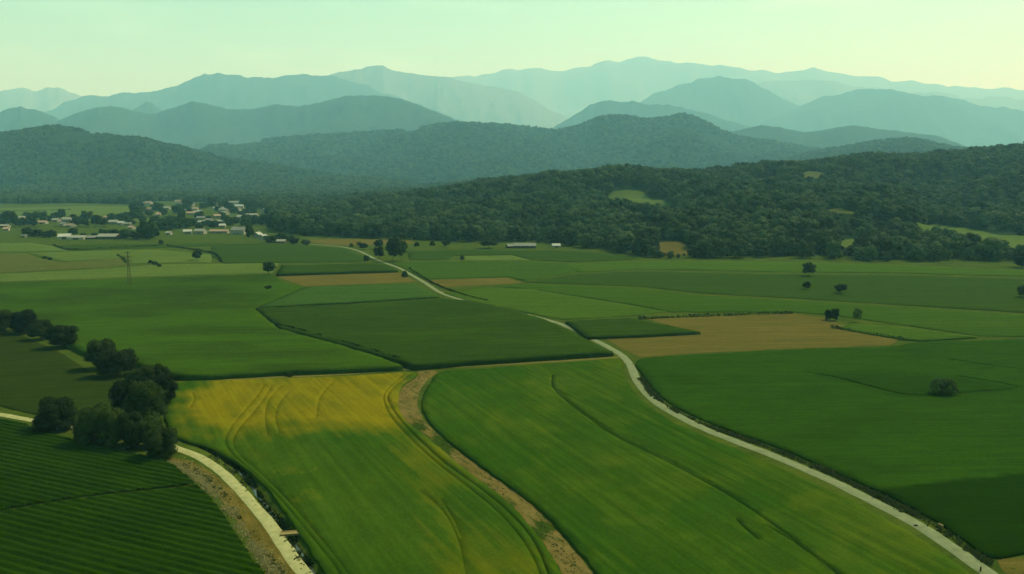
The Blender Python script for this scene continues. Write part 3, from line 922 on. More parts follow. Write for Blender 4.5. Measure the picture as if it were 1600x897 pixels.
def trunk_geo(seed, C, base_r=0.028, h0=-0.2):
    """tapered trunk with limbs reaching into the crown, same unit space as the crown"""
    r = np.random.default_rng(seed)
    V, Q = [], []
    def limb(pts, r0, r1, n=6):
        s0 = sum(len(v) for v in V)
        pts = np.array(pts, float)
        for k, p in enumerate(pts):
            rr = r0 + (r1 - r0) * k / (len(pts) - 1)
            if k == 0: rr *= 1.35
            a = np.arange(n) * 2 * math.pi / n
            V.append(np.stack([p[0] + rr * np.cos(a), p[1] + rr * np.sin(a), np.full(n, p[2])], 1))
        for k in range(len(pts) - 1):
            for j in range(n):
                Q.append((s0 + k * n + j, s0 + k * n + (j + 1) % n, s0 + (k + 1) * n + (j + 1) % n, s0 + (k + 1) * n + j))
    limb([(0, 0, h0), (0.008, 0.0, h0 + 0.08), (0.0, 0.01, 0.1), (0.01, 0.0, 0.35), (0, 0, 0.62)], base_r, base_r * 0.35)
    for c in C[:: max(1, len(C) // 5)]:
        limb([(0, 0, max(0.02, c[2] - 0.30)), (c[0] * 0.5, c[1] * 0.5, c[2] - 0.12), tuple(c)], base_r * 0.5, base_r * 0.15, 5)
    return np.concatenate(V), np.array(Q)

def tree_proto(seed, nl, leaf, nlobes, shape, mat, core=ICO2, base_r=0.028, h0=-0.22):
    V, Q, T, C = crown_geo(seed, nl, leaf, nlobes, shape, core)
    cm = mesh_np('crown', V, [Q, T], M[mat])
    tv, tq = trunk_geo(seed, C, base_r, h0)
    tm = mesh_np('trunk', tv, [tq], M['bark'], True)
    return cm, tm

NEAR = [tree_proto(100 + k, 13000, 0.018, 20, 'round', 'leaf_near') for k in range(6)]
MID = [tree_proto(200 + k, 2200, 0.040, 17, 'round', 'leaf_mid', ICO1) for k in range(5)]
MIDD = [tree_proto(220 + k, 2200, 0.040, 17, 'round', 'leaf_dark', ICO1) for k in range(4)]
TALL = [tree_proto(240 + k, 2000, 0.040, 14, 'tall', 'leaf_dark', ICO1) for k in range(3)]
CONE = [tree_proto(260, 1500, 0.040, 14, 'cone', 'leaf_dark', ICO1)]
BUSH = [tree_proto(280 + k, 1600, 0.045, 12, 'bush', 'leaf_dark', ICO1, 0.02, -0.02) for k in range(3)]
WISP = [tree_proto(300 + k, 2600, 0.030, 22, 'bush', 'leaf_dark', None, 0.015, -0.02) for k in range(2)]
EDGE = [tree_proto(320 + k, 800, 0.062, 14, 'round', 'leaf_wood', ICO1) for k in range(6)]
_cnt = [0]

def tree(name, label, loc, H, W, proto, group=None, cat='tree', trunk_h=0.18):
    """thing: Empty at the base > crown, trunk"""
    _cnt[0] += 1
    e = bpy.data.objects.new(name, None)
    COL.objects.link(e)
    e.empty_display_size = 1
    e.location = loc
    e.rotation_euler = (0, 0, (_cnt[0] * 2.39) % 6.283)
    tag(e, label, cat, group)
    hc = H * (1 - trunk_h)
    c = link('crown', proto[0], e, (0, 0, H * trunk_h), 0, (W, W * (0.9 + 0.02 * (_cnt[0] % 9)), hc))
    t = link('trunk', proto[1], e, (0, 0, H * trunk_h), 0, (W * 0.9, W * 0.9, hc))
    return e

def tree_px(name, label, x, yb, hpx, wpx, protos, group=None, cat='tree', trunk_h=0.18, z=0.0):
    g = gp(x, yb, z)
    dep = g[1] * CP + (CAMH - z) * SP
    return tree(name, label, (g[0], g[1], z - 0.05), hpx * dep / F * 1.03, wpx * dep / F, protos[_cnt[0] % len(protos)], group, cat, trunk_h)

GL = 'dark broadleaf trees along the left farm track'
LEFT = [
 (8, 517, 37, 32, 'dark tree in the left field row, cut by the left picture edge'),
 (38, 521, 40, 38, 'dark tree second from the left edge in the field row, with a lit trunk'),
 (64, 531, 34, 31, 'smaller dark tree third from the left edge in the field row'),
 (97, 543, 39, 41, 'dark round tree at the right end of the four-tree row'),
 (160, 576, 50, 40, 'left and taller tree of the dark pair in mid field'),
 (183, 587, 46, 50, 'right and wider tree of the dark pair in mid field'),
 (208, 600, 25, 24, 'small dark tree just behind the big clump, nearest the dark pair'),
 (229, 606, 38, 27, 'dark tree at the back of the big clump'),
 (252, 600, 34, 28, 'dark tree at the back right of the clump, touching the maize edge'),
 (256, 632, 52, 40, 'round tree at the corner of the yellow barley, right of the clump'),
 (200, 657, 70, 48, 'tall tree left of centre in the big dark clump'),
 (229, 663, 76, 54, 'tallest tree in the centre of the big dark clump'),
 (150, 693, 68, 46, 'leftmost large tree at the front of the big dark clump'),
 (180, 695, 64, 42, 'second front tree from the left in the big dark clump'),
 (208, 698, 62, 42, 'third front tree from the left in the big dark clump'),
 (238, 697, 52, 36, 'fourth front tree of the clump, above the track end'),
 (252, 714, 52, 46, 'front right tree of the clump overhanging the pale track'),
 (128, 686, 28, 22, 'low dark shrubby tree at the left foot of the clump'),
 (88, 671, 55, 54, 'lone dark tree beside the track left of the clump'),
]
for x, yb, hp, wp, lb in LEFT:
    tree_px('broadleaf_tree', lb, x, yb, hp * 0.95, wp * 1.13, NEAR, GL, 'tree', 0.08 if yb < 590 else 0.01)
tree_px('bush', 'small dark bush at the foot of the lone track tree', 108, 671, 22, 24, BUSH, None, 'bush', 0.0)

FIELD = [
 ('broadleaf_tree', 308, 407, 17, 15, MID, 'small tree in the pasture right of the pylon'),
 ('broadleaf_tree', 420, 429, 20, 22, MIDD, 'round dark tree at the left tip of the long stubble field'),
 ('bush', 420, 455, 9, 15, BUSH, 'low dark bush alone in the green field left of the road'),
 ('broadleaf_tree', 593, 405, 21, 15, MIDD, 'oval dark tree just left of the twin trees'),
 ('broadleaf_tree', 592, 389, 15, 15, MID, 'tree behind the oval tree, against the tan field'),
 ('broadleaf_tree', 614, 408, 36, 21, MIDD, 'left one of the big twin trees by the far road'),
 ('broadleaf_tree', 627, 408, 37, 22, MIDD, 'right one of the big twin trees by the far road'),
 ('broadleaf_tree', 572, 411, 13, 9, MIDD, 'small upright tree at the left of the road by the twin trees'),
 ('conifer_bush', 632, 433, 10, 11, CONE, 'cone-shaped dark bush at the roadside stubble corner'),
 ('broadleaf_tree', 568, 390, 10, 15, MIDD, 'low spreading tree in front of the pale tan field'),
 ('broadleaf_tree', 561, 386, 9, 8, MIDD, 'little tree behind the spreading tree at the tan field'),
 ('bush', 549, 386, 6, 7, BUSH, 'tiny bush in the pale tan field'),
 ('bush', 651, 385, 7, 9, BUSH, 'small round bush right of the twin trees'),
 ('bush', 675, 384, 8, 9, BUSH, 'small bush midway between the twin trees and the round hedge tree'),
 ('broadleaf_tree', 697, 387, 13, 14, MID, 'small round tree between twin trees and small farm'),
 ('broadleaf_tree', 722, 408, 9, 7, MIDD, 'tiny upright tree at the left end of the pale strip'),
 ('broadleaf_tree', 764, 388, 18, 26, MIDD, 'wide dark tree left of the small farm'),
 ('broadleaf_tree', 1264, 432, 22, 21, MIDD, 'largest solitary round tree in the right fields'),
 ('broadleaf_tree', 1259, 453, 14, 13, MIDD, 'smaller solitary tree just below the largest one'),
 ('broadleaf_tree', 1313, 459, 16, 20, MID, 'fan-shaped pale green tree in the right fields'),
 ('broadleaf_tree', 1294, 500, 17, 11, TALL, 'left one of two narrow dark trees at the stubble corner'),
 ('broadleaf_tree', 1304, 501, 20, 12, TALL, 'right one of two narrow dark trees at the stubble corner'),
 ('broadleaf_tree', 1339, 503, 22, 15, WISP, 'sparse hazy green tree right of the two dark trees'),
 ('bush', 1475, 617, 27, 38, WISP, 'feathery dark bush in the broad right field'),
 ('broadleaf_tree', 1598, 465, 20, 18, MIDD, 'dark tree cut by the right picture edge'),
 ('broadleaf_tree', 252, 384, 9, 8, MIDD, 'tiny tree at the hedge end in front of the hamlet'),
 ('bush', 70, 404, 4, 8, BUSH, 'low bush at the corner of the brownish field'),
 ('bush', 78, 406, 4, 8, BUSH, 'second low bush at the corner of the brownish field'),
 ('bush', 235, 411, 5, 8, BUSH, 'upper bush of the slanting three by the pylon'),
 ('bush', 242, 414, 6, 9, BUSH, 'middle bush of the slanting three by the pylon'),
 ('bush', 249, 417, 5, 8, BUSH, 'lower bush of the slanting three by the pylon'),
 ('bush', 452, 588, 6, 13, BUSH, 'small dark bush at the maize edge above the yellow barley'),
 ('bush', 204, 450, 3, 9, BUSH, 'faint low scrub at the pylon base'),
]
for nm, x, yb, hp, wp, pr, lb in FIELD:
    tree_px(nm, lb, x, yb, hp, wp, pr, None, 'bush' if 'bush' in nm else 'tree', 0.0 if 'bush' in nm else (0.2 if pr is not TALL else 0.05))

ORD1 = 'first second third fourth fifth sixth seventh eighth ninth tenth eleventh twelfth thirteenth fourteenth fifteenth sixteenth seventeenth eighteenth nineteenth'.split()
TENS = ['', '', 'twenty', 'thirty', 'forty']
def ordinal(n):
    if n < 20: return ORD1[n - 1]
    return (TENS[n // 10] + '-' + ORD1[n % 10 - 1]) if n % 10 else {2: 'twentieth', 3: 'thirtieth', 4: 'fortieth'}[n // 10]

# hamlet trees
HAM = [
 (16, 350, 21, 20), (4, 352, 11, 12), (28, 353, 11, 12), (40, 352, 13, 12), (52, 353, 13, 12), (44, 341, 10, 14), (58, 341, 11, 14), (68, 340, 10, 10), (86, 341, 10, 14), (97, 340, 14, 14), (114, 343, 9, 10),
 (44, 370, 15, 16), (58, 370, 13, 14), (72, 371, 11, 14), (82, 371, 12, 12), (114, 366, 10, 14), (120, 352, 12, 16), (128, 350, 9, 12), (150, 351, 15, 17), (174, 344, 11, 12), (190, 345, 13, 16),
 (160, 365, 8, 10), (172, 371, 12, 16), (186, 372, 14, 20), (200, 373, 16, 22), (213, 374, 12, 14), (221, 366, 14, 14), (232, 374, 31, 25), (241, 372, 20, 14), (256, 360, 16, 16), (268, 359, 18, 20), (280, 357, 17, 18), (292, 356, 16, 18),
 (210, 333, 16, 14), (222, 330, 9, 12), (240, 328, 9, 12), (268, 349, 13, 16), (300, 353, 12, 14), (331, 356, 11, 14), (326, 345, 8, 10), (352, 345, 9, 12), (358, 353, 14, 14), (368, 350, 11, 14), (384, 353, 14, 16),
 (391, 372, 24, 12), (400, 352, 16, 16), (414, 352, 18, 18), (425, 358, 22, 18), (424, 379, 12, 20), (440, 378, 14, 18), (452, 378, 12, 16), (460, 381, 10, 14), (478, 383, 9, 14), (294, 332, 8, 12), (318, 326, 9, 14), (340, 330, 8, 10), (396, 333, 10, 14),
 (362, 320, 12, 14), (300, 322, 9, 12), (130, 371, 7, 10), (148, 371, 8, 9)]
hr = random.Random(5)
while len(HAM) < 112:
    x, yb = hr.uniform(-4, 470), hr.uniform(322, 368)
    if x < 205 and yb < 341: continue
    if yb > 352 + 0.02 * x or (x > 420 and yb < 366): continue
    if min(abs(x - a_[0]) + 3 * abs(yb - a_[1]) for a_ in HAM) < 12: continue
    sz = 900.0 / (yb - 270)
    HAM.append((x, yb, sz * hr.uniform(0.7, 1.1), sz * hr.uniform(0.8, 1.3)))
HAM.sort()
run = {}
for k, (x, yb, hp, wp) in enumerate(HAM):
    if (x, yb) == (232, 374):
        tree_px('broadleaf_tree', 'tallest dark tree at the front of the hamlet', x, yb, hp, wp, MIDD, 'hamlet trees', 'tree', 0.02)
        continue
    row = ('front' if yb >= 364 else 'second' if yb >= 348 else 'third' if yb > 336 else 'back') + ' row of trees ' + ('around the barns' if x < 206 else 'around the hamlet houses')
    run[row] = run.get(row, 0) + 1
    tree_px('broadleaf_tree', ordinal(run[row]) + ' tree from the left in the ' + row, x, yb, hp, wp * 1.1, MIDD if k % 3 else MID, 'hamlet trees', 'tree', 0.03)

# ------------------------------------------------------------------ woods
def gpt(x, y):
    """point where the view through (x, y) meets the wooded hill or the plain"""
    d = ray(x, y)
    t = np.linspace(500, 2600, 2600)
    X, Y, Z = d[0] * t, d[1] * t, CAMH + d[2] * t
    hit = np.nonzero(Z <= wood_hill(X, Y))[0]
    k = hit[0] if len(hit) else len(t) - 1
    return np.array([X[k], Y[k]])

CLEAR = {
 'upper': [(948, 306), (965, 299), (1000, 299), (1012, 308), (1034, 314), (1056, 323), (1030, 329), (1004, 321), (980, 312)],
 'tan': [(1022, 384), (1044, 378), (1070, 383), (1074, 398), (1032, 400)],
 'bright': [(1314, 378), (1334, 374), (1340, 384), (1318, 388)],
 'right': [(1428, 350), (1460, 351), (1520, 359), (1600, 369), (1700, 376), (1700, 404), (1560, 401), (1480, 392), (1440, 380), (1432, 366)],
 'thin': [(1288, 327), (1330, 331), (1336, 336), (1300, 333)],
 'top': [(1180, 280), (1210, 278), (1215, 283), (1184, 285)],
 'top2': [(1250, 274), (1286, 270), (1284, 276), (1258, 279)],
}
CLW = {k: np.array([gpt(x, y) for x, y in v]) for k, v in CLEAR.items()}
field('meadow', 'bright green meadow clearing high on the wooded hill', 'meadow', CLEAR['upper'], 0.5, M['pasture'], 6.0, True, (), None, 0.05, 0.4, False, terrain=gpt)
field('stubble_clearing', 'pale tan clearing at the foot of the wood', 'clearing', CLEAR['tan'], 0.5, M['stubble'], 5.0, True, (), None, 0.05, 0.4, False, terrain=gpt)
field('meadow', 'tiny bright meadow at the wood edge', 'meadow', CLEAR['bright'], 0.5, M['pasture'], 5.0, True, (), None, 0.05, 0.4, False, terrain=gpt)
field('meadow', 'sloping green meadows between the wood and right picture edge', 'meadow', CLEAR['right'], 0.5, M['pasture'], 7.0, True, (), None, 0.05, 0.4, False, terrain=gpt)
field('meadow', 'thin pale clearing in the middle of the right woods', 'meadow', CLEAR['thin'], 0.5, M['brownfield'], 6.0, True, (), None, 0.05, 0.4, False, terrain=gpt)
field('meadow', 'narrow pale clearing near the hill crest, the left one', 'meadow', CLEAR['top'], 0.5, M['brownfield'], 6.0, True, (), None, 0.05, 0.4, False, terrain=gpt)
field('meadow', 'narrow pale clearing near the hill crest, the right one', 'meadow', CLEAR['top2'], 0.5, M['brownfield'], 6.0, True, (), None, 0.05, 0.4, False, terrain=gpt)

def jgrid(x0, x1, y0, y1, s):
    gx, gy = np.meshgrid(np.arange(x0, x1, s), np.arange(y0, y1, s))
    gx = gx + (np.arange(gx.shape[0]) % 2)[:, None] * s * 0.5
    return gx.ravel() + RNG.uniform(-0.42, 0.42, gx.size) * s, gy.ravel() + RNG.uniform(-0.42, 0.42, gy.size) * s

FRONT = np.array([(-400, 316), (0, 318), (60, 319), (120, 317), (206, 320), (225, 315), (300, 314), (340, 319), (405, 322), (418, 330), (424, 348), (436, 362), (470, 369), (520, 371), (600, 373), (700, 377), (760, 380), (830, 378), (900, 385), (940, 392), (1000, 402), (1070, 404), (1130, 403), (1200, 402), (1300, 406), (1400, 410), (1500, 414), (1560, 416), (1700, 422), (2000, 430)], float)
# right hill + valley woods
X, Y = jgrid(-2800, 2200, 640, 3800, 12.0)
xp = xcol(X, Y)
zh = wood_hill(X, Y)
fx, fy, dep = proj(X, Y, zh * 0)
keep = (fx > -120) & (fx < 1760) & (fy < np.interp(fx, FRONT[:, 0], FRONT[:, 1]))
tz = (Y - np.interp(xp, WH[:, 0], WH[:, 1])) / (np.interp(xp, WH[:, 0], WH[:, 2]) - np.interp(xp, WH[:, 0], WH[:, 1]))
keep &= np.where(fx > 760, tz < 1.35, Y < 3750)
fac = np.ones(len(X))
for k, poly in CLW.items():
    keep &= ~inside(poly, X, Y) & (dist_poly(poly, X, Y) > 5)
    reach = 18.0 if k == 'right' else 120.0
    for sh in np.arange(6, reach, 6):      # scrub and young trees on the downhill side
        cp_ = poly.mean(0)
        m_ = inside(poly - cp_ / np.linalg.norm(cp_) * sh, X, Y)
        fac[m_] = np.minimum(fac[m_], 0.18 + 0.75 * sh / reach)
keep &= RNG.random(len(X)) > 0.06
# gaps of grass in the valley wood far left
gapn = fbm(X / 160 + 2, Y / 120, 3)
keep &= ~((fx < 420) & (gapn > 0.63))
X, Y, zh, fx, fy, dep, fac = (a[keep] for a in (X, Y, zh, fx, fy, dep, fac))
size = RNG.uniform(9.0, 18.5, len(X)) * (0.75 + 0.6 * fbm(X / 90, Y / 90, 2)) * fac
vx, vy, vd = proj(X, Y, zh)
# nearest in-frame trees become individuals
order = np.argsort(np.where((vx > -5) & (vx < 1605), vd - 0.0, 1e9))
N_IND = 175
frontd = np.full(len(X), False)
# front row only: nothing much nearer in the same column
bins = {}
sel = []
for i in order:
    if len(sel) >= N_IND: break
    if not (-5 < vx[i] < 1605): break
    b0 = int(vx[i] // 10)
    if bins.get(b0, 0) >= 1:
        continue
    bins[b0] = bins.get(b0, 0) + 1
    sel.append(i)
sel = np.array(sel)
def edge_stretch(x):
    for lim, t in ((440, 'wood edge behind the hamlet'), (660, 'wood edge behind the pale tan field'), (790, 'wood edge left of the small farm'), (900, 'wood edge behind the small farm'),
                   (1020, 'wood edge left of the tan clearing'), (1075, 'tree group before the tan clearing'), (1250, 'wood edge right of the tan clearing'), (1430, 'wood edge right of the largest solitary tree')):
        if x < lim: return t
    return 'hedge row below the right meadows'
sel = sel[np.argsort(vx[sel])]
run = {}
for k, i in enumerate(sel):
    H = size[i] * (1.0 if vx[i] < 1430 else 0.72)
    st = edge_stretch(vx[i])
    run[st] = run.get(st, 0) + 1
    tree('broadleaf_tree', ordinal(run[st]) + ' tree from the left in the ' + st, (X[i], Y[i], zh[i] - 0.1), H, max(H, (9 if vx[i] < 1430 else 6) * fac[i]) * random.uniform(0.8, 1.1), EDGE[k % 6], 'trees of the ' + st, 'tree', 0.03)
rest = np.ones(len(X), bool); rest[sel] = False

# trees in and around the right-hand meadows
MEAD = [(1520, 388, 25, 22, 'large round tree standing in the right meadow'), (1506, 386, 10, 12, None), (1493, 385, 12, 12, None), (1481, 383, 13, 14, None), (1463, 367, 14, 15, None), (1474, 370, 14, 15, None), (1486, 373, 15, 14, None), (1494, 376, 15, 13, None), (1450, 366, 8, 10, None), (1444, 384, 13, 13, None), (1456, 385, 14, 13, None), (1436, 387, 10, 12, None), (1470, 388, 9, 12, None), (1597, 418, 25, 28, 'dark round tree at the right picture edge by the wood')]
for x, yb, hp, wp, lb in ((1030, 403, 12, 12, 'small tree at the left front of the tan clearing'), (1047, 404, 12, 13, 'small tree in the middle before the tan clearing'), (1018, 402, 19, 18, 'round tree left of the two small trees before the tan clearing')):
    tree_px('broadleaf_tree', lb, x, yb, hp, wp, EDGE, None, 'tree', 0.03)
MEAD.sort(key=lambda a_: a_[0])
nm_ = 0
for k, (x, yb, hp, wp, lb) in enumerate(MEAD):
    nm_ += lb is None
    g = gpt(x, yb); z = float(wood_hill(g[0], g[1]))
    d = g[1] * CP + (CAMH - z) * SP
    tree('broadleaf_tree', lb or ordinal(nm_) + ' tree from the left in the tree lines across the right meadow', (g[0], g[1], z - 0.1), hp * d / F, wp * d / F, (MIDD if lb else EDGE)[k % 4], None if lb else 'tree line in the right meadow', 'tree', 0.05)

# everything behind: woods as masses
def proto_collection(name, specs):
    c = bpy.data.collections.new(name)
    for k, (seed, nl, leaf, nlob, shape, core) in enumerate(specs):
        V, Q, T, C = crown_geo(seed, nl, leaf, nlob, shape, core, 0.12, 0.28)
        V[:, 2] = V[:, 2] * 1.0
        o = bpy.data.objects.new(name + '_crown', mesh_np(name, V, [Q, T], M['leaf_wood']))
        c.objects.link(o)
    return c

def gn_wood(name, label, P, S, coll):
    me = bpy.data.meshes.new(name)
    me.vertices.add(len(P))
    me.vertices.foreach_set('co', np.asarray(P, np.float32).ravel())
    a = me.attributes.new('scl', 'FLOAT_VECTOR', 'POINT')
    a.data.foreach_set('vector', np.asarray(S, np.float32).ravel())
    a = me.attributes.new('rot', 'FLOAT_VECTOR', 'POINT')
    R = np.zeros((len(P), 3), np.float32); R[:, 2] = RNG.uniform(0, 6.28, len(P)); R[:, :2] = RNG.normal(0, 0.06, (len(P), 2))
    a.data.foreach_set('vector', R.ravel())
    o = link(name, me)
    ng = bpy.data.node_groups.new(name + '_nodes', 'GeometryNodeTree')
    ng.interface.new_socket('Geometry', in_out='INPUT', socket_type='NodeSocketGeometry')
    ng.interface.new_socket('Geometry', in_out='OUTPUT', socket_type='NodeSocketGeometry')
    N, L = ng.nodes, ng.links
    gi, go = N.new('NodeGroupInput'), N.new('NodeGroupOutput')
    ci = N.new('GeometryNodeCollectionInfo')
    ci.inputs['Collection'].default_value = coll
    ci.inputs['Separate Children'].default_value = True
    ci.inputs['Reset Children'].default_value = True
    ip = N.new('GeometryNodeInstanceOnPoints')
    ip.inputs['Pick Instance'].default_value = True
    na = N.new('GeometryNodeInputNamedAttribute'); na.data_type = 'FLOAT_VECTOR'; na.inputs['Name'].default_value = 'scl'
    nr = N.new('GeometryNodeInputNamedAttribute'); nr.data_type = 'FLOAT_VECTOR'; nr.inputs['Name'].default_value = 'rot'
    L.new(gi.outputs[0], ip.inputs['Points'])
    L.new(ci.outputs[0], ip.inputs['Instance'])
    L.new(na.outputs['Attribute'], ip.inputs['Scale'])
    L.new(nr.outputs['Attribute'], ip.inputs['Rotation'])
    L.new(ip.outputs[0], go.inputs[0])
    md = o.modifiers.new('scatter', 'NODES')
    md.node_group = ng
    tag(o, label, 'woodland', None, 'stuff')
    return o

WP = proto_collection('woodland', [(400 + k, 1000, 0.055, 10, 'round', ICO1) for k in range(7)] + [(420 + k, 800, 0.055, 10, 'tall', ICO1) for k in range(2)])
WF = proto_collection('far_woodland', [(440 + k, 110, 0.15, 9, 'round', ICO1) for k in range(5)])

right = rest & (fx > 560)
left = rest & ~(fx > 560)
for nm, lb, s in (('woodland', 'dense broadleaf wood covering the hill on the right', right), ('woodland', 'broadleaf wood filling the valley behind the hamlet', left)):
    P = np.stack([X[s], Y[s], zh[s] - 0.3 + RNG.uniform(-1.5, 1.5, s.sum())], 1)
    h = size[s]
    w = np.clip(h / fac[s], 11.0, 18) * RNG.uniform(0.8, 1.2, len(h)) * np.maximum(fac[s], 0.45)
    gn_wood(nm, lb, P, np.stack([w, w, h], 1), WP)

def ridge_wood(R, sp, label, y0, y1, hmin=5, gap=0.66):
    X, Y = jgrid(-4800, 4800, y0, y1, sp)
    h, t = R.height(X, Y)
    vx, vy, vd = proj(X, Y, np.maximum(h, 0))
    k = (vx > -60) & (vx < 1660) & (t < 1.06) & (h > 1) & (vx > R.c[0, 0]) & (vx < R.c[-1, 0])
    k &= fbm(X / 260 + 4, Y / 260, 3) < gap
    X, Y, h = X[k], Y[k], h[k]
    s = RNG.uniform(0.9, 1.5, len(X)) * sp * 1.05
    P = np.stack([X, Y, h - 1.0], 1)
    gn_wood('woodland', label, P, np.stack([s, s, s * RNG.uniform(0.7, 0.95, len(s))], 1), WF)
    return len(X)
n1 = ridge_wood(R_left, 13.0, 'wooded slope of the left hill behind the hamlet', 1900, 3900)
n2 = ridge_wood(R_mid, 20.0, 'hazy wooded slopes of the middle hills', 2700, 5900)
n3 = ridge_wood(R_right_near, 16.0, 'hazy wooded ridge behind the right wood', 2600, 4500)
print('trees', len(sel), right.sum(), left.sum(), n1, n2, n3)

# ------------------------------------------------------------------ buildings
def box(V, Q, x0, x1, y0, y1, z0, z1):
    s = len(V)
    V += [(x0, y0, z0), (x1, y0, z0), (x1, y1, z0), (x0, y1, z0), (x0, y0, z1), (x1, y0, z1), (x1, y1, z1), (x0, y1, z1)]
    Q += [(s, s + 3, s + 2, s + 1), (s + 4, s + 5, s + 6, s + 7), (s, s + 1, s + 5, s + 4), (s + 1, s + 2, s + 6, s + 5), (s + 2, s + 3, s + 7, s + 6), (s + 3, s, s + 4, s + 7)]

def building(label, x, yb, wpx, hpx, wall, roof, depth=8.0, rz=0.0, kind='house', group='hamlet buildings'):
    g = gp(x, yb)
    d = g[1] * CP + CAMH * SP
    L = max(5.0, wpx * d / F)
    Ht = max(3.5, hpx * d / F)
    e = bpy.data.objects.new('barn' if kind == 'barn' else 'house', None)
    COL.objects.link(e)
    e.location = (g[0], g[1] + depth / 2, -0.05)
    e.rotation_euler = (0, 0, rz)
    tag(e, label, kind, group)
    hw = Ht * (0.55 if kind == 'barn' else 0.62)
    W = depth / 2
    l = L / 2
    # gabled walls
    V = [(-l, -W, 0), (l, -W, 0), (l, W, 0), (-l, W, 0), (-l, -W, hw), (l, -W, hw), (l, W, hw), (-l, W, hw), (-l, 0, Ht - 0.25), (l, 0, Ht - 0.25)]
    me = bpy.data.meshes.new('wall')
    me.from_pydata(V, [], [(0, 1, 5, 4), (2, 3, 7, 6), (1, 2, 6, 9, 5), (3, 0, 4, 8, 7), (4, 5, 9, 8), (6, 7, 8, 9)])
    me.materials.append(M[wall])
    link('wall', me, e)
    ov, th = 0.5, 0.22
    dz = (Ht - hw) / W * ov
    R = []
    for sx in (-l - ov, l + ov):
        R += [(sx, -W - ov, hw - dz), (sx, 0, Ht), (sx, W + ov, hw - dz), (sx, -W - ov, hw - dz + th), (sx, 0, Ht + th), (sx, W + ov, hw - dz + th)]
    me = bpy.data.meshes.new('roof')
    me.from_pydata(R, [], [(3, 9, 10, 4), (4, 10, 11, 5), (0, 1, 7, 6), (1, 2, 8, 7), (0, 6, 9, 3), (2, 5, 11, 8), (0, 3, 4, 1), (1, 4, 5, 2), (6, 7, 10, 9), (7, 8, 11, 10)])
    me.materials.append(M[roof])
    ro = link('roof', me, e)
    def part(name, boxes, mat, parent):
        V, Q = [], []
        for bx_ in boxes: box(V, Q, *bx_)
        m_ = bpy.data.meshes.new(name); m_.from_pydata(V, [], Q); m_.materials.append(M[mat])
        return link(name, m_, parent)
    if kind == 'house':
        part('chimney', [(l * 0.55, l * 0.55 + 0.8, -0.4, 0.4, Ht - 0.6, Ht + 1.1)], wall, ro)
        part('door', [(-0.55, 0.55, -W - 0.06, -W + 0.05, 0.05, 2.1)], 'shutter', e)
        n = max(1, int(l / 2.6))
        for k in range(n):
            for s in (-1, 1):
                cx = s * (1.9 + k * 2.5)
                if abs(cx) + 0.6 < l:
                    part('window', [(cx - 0.5, cx + 0.5, -W - 0.05, -W + 0.05, 0.9, 2.2)], 'shutter', e)
    else:
        part('door', [(-l * 0.35, l * 0.35, -W - 0.06, -W + 0.05, 0.05, hw * 0.8)], 'shutter', e)
    return e

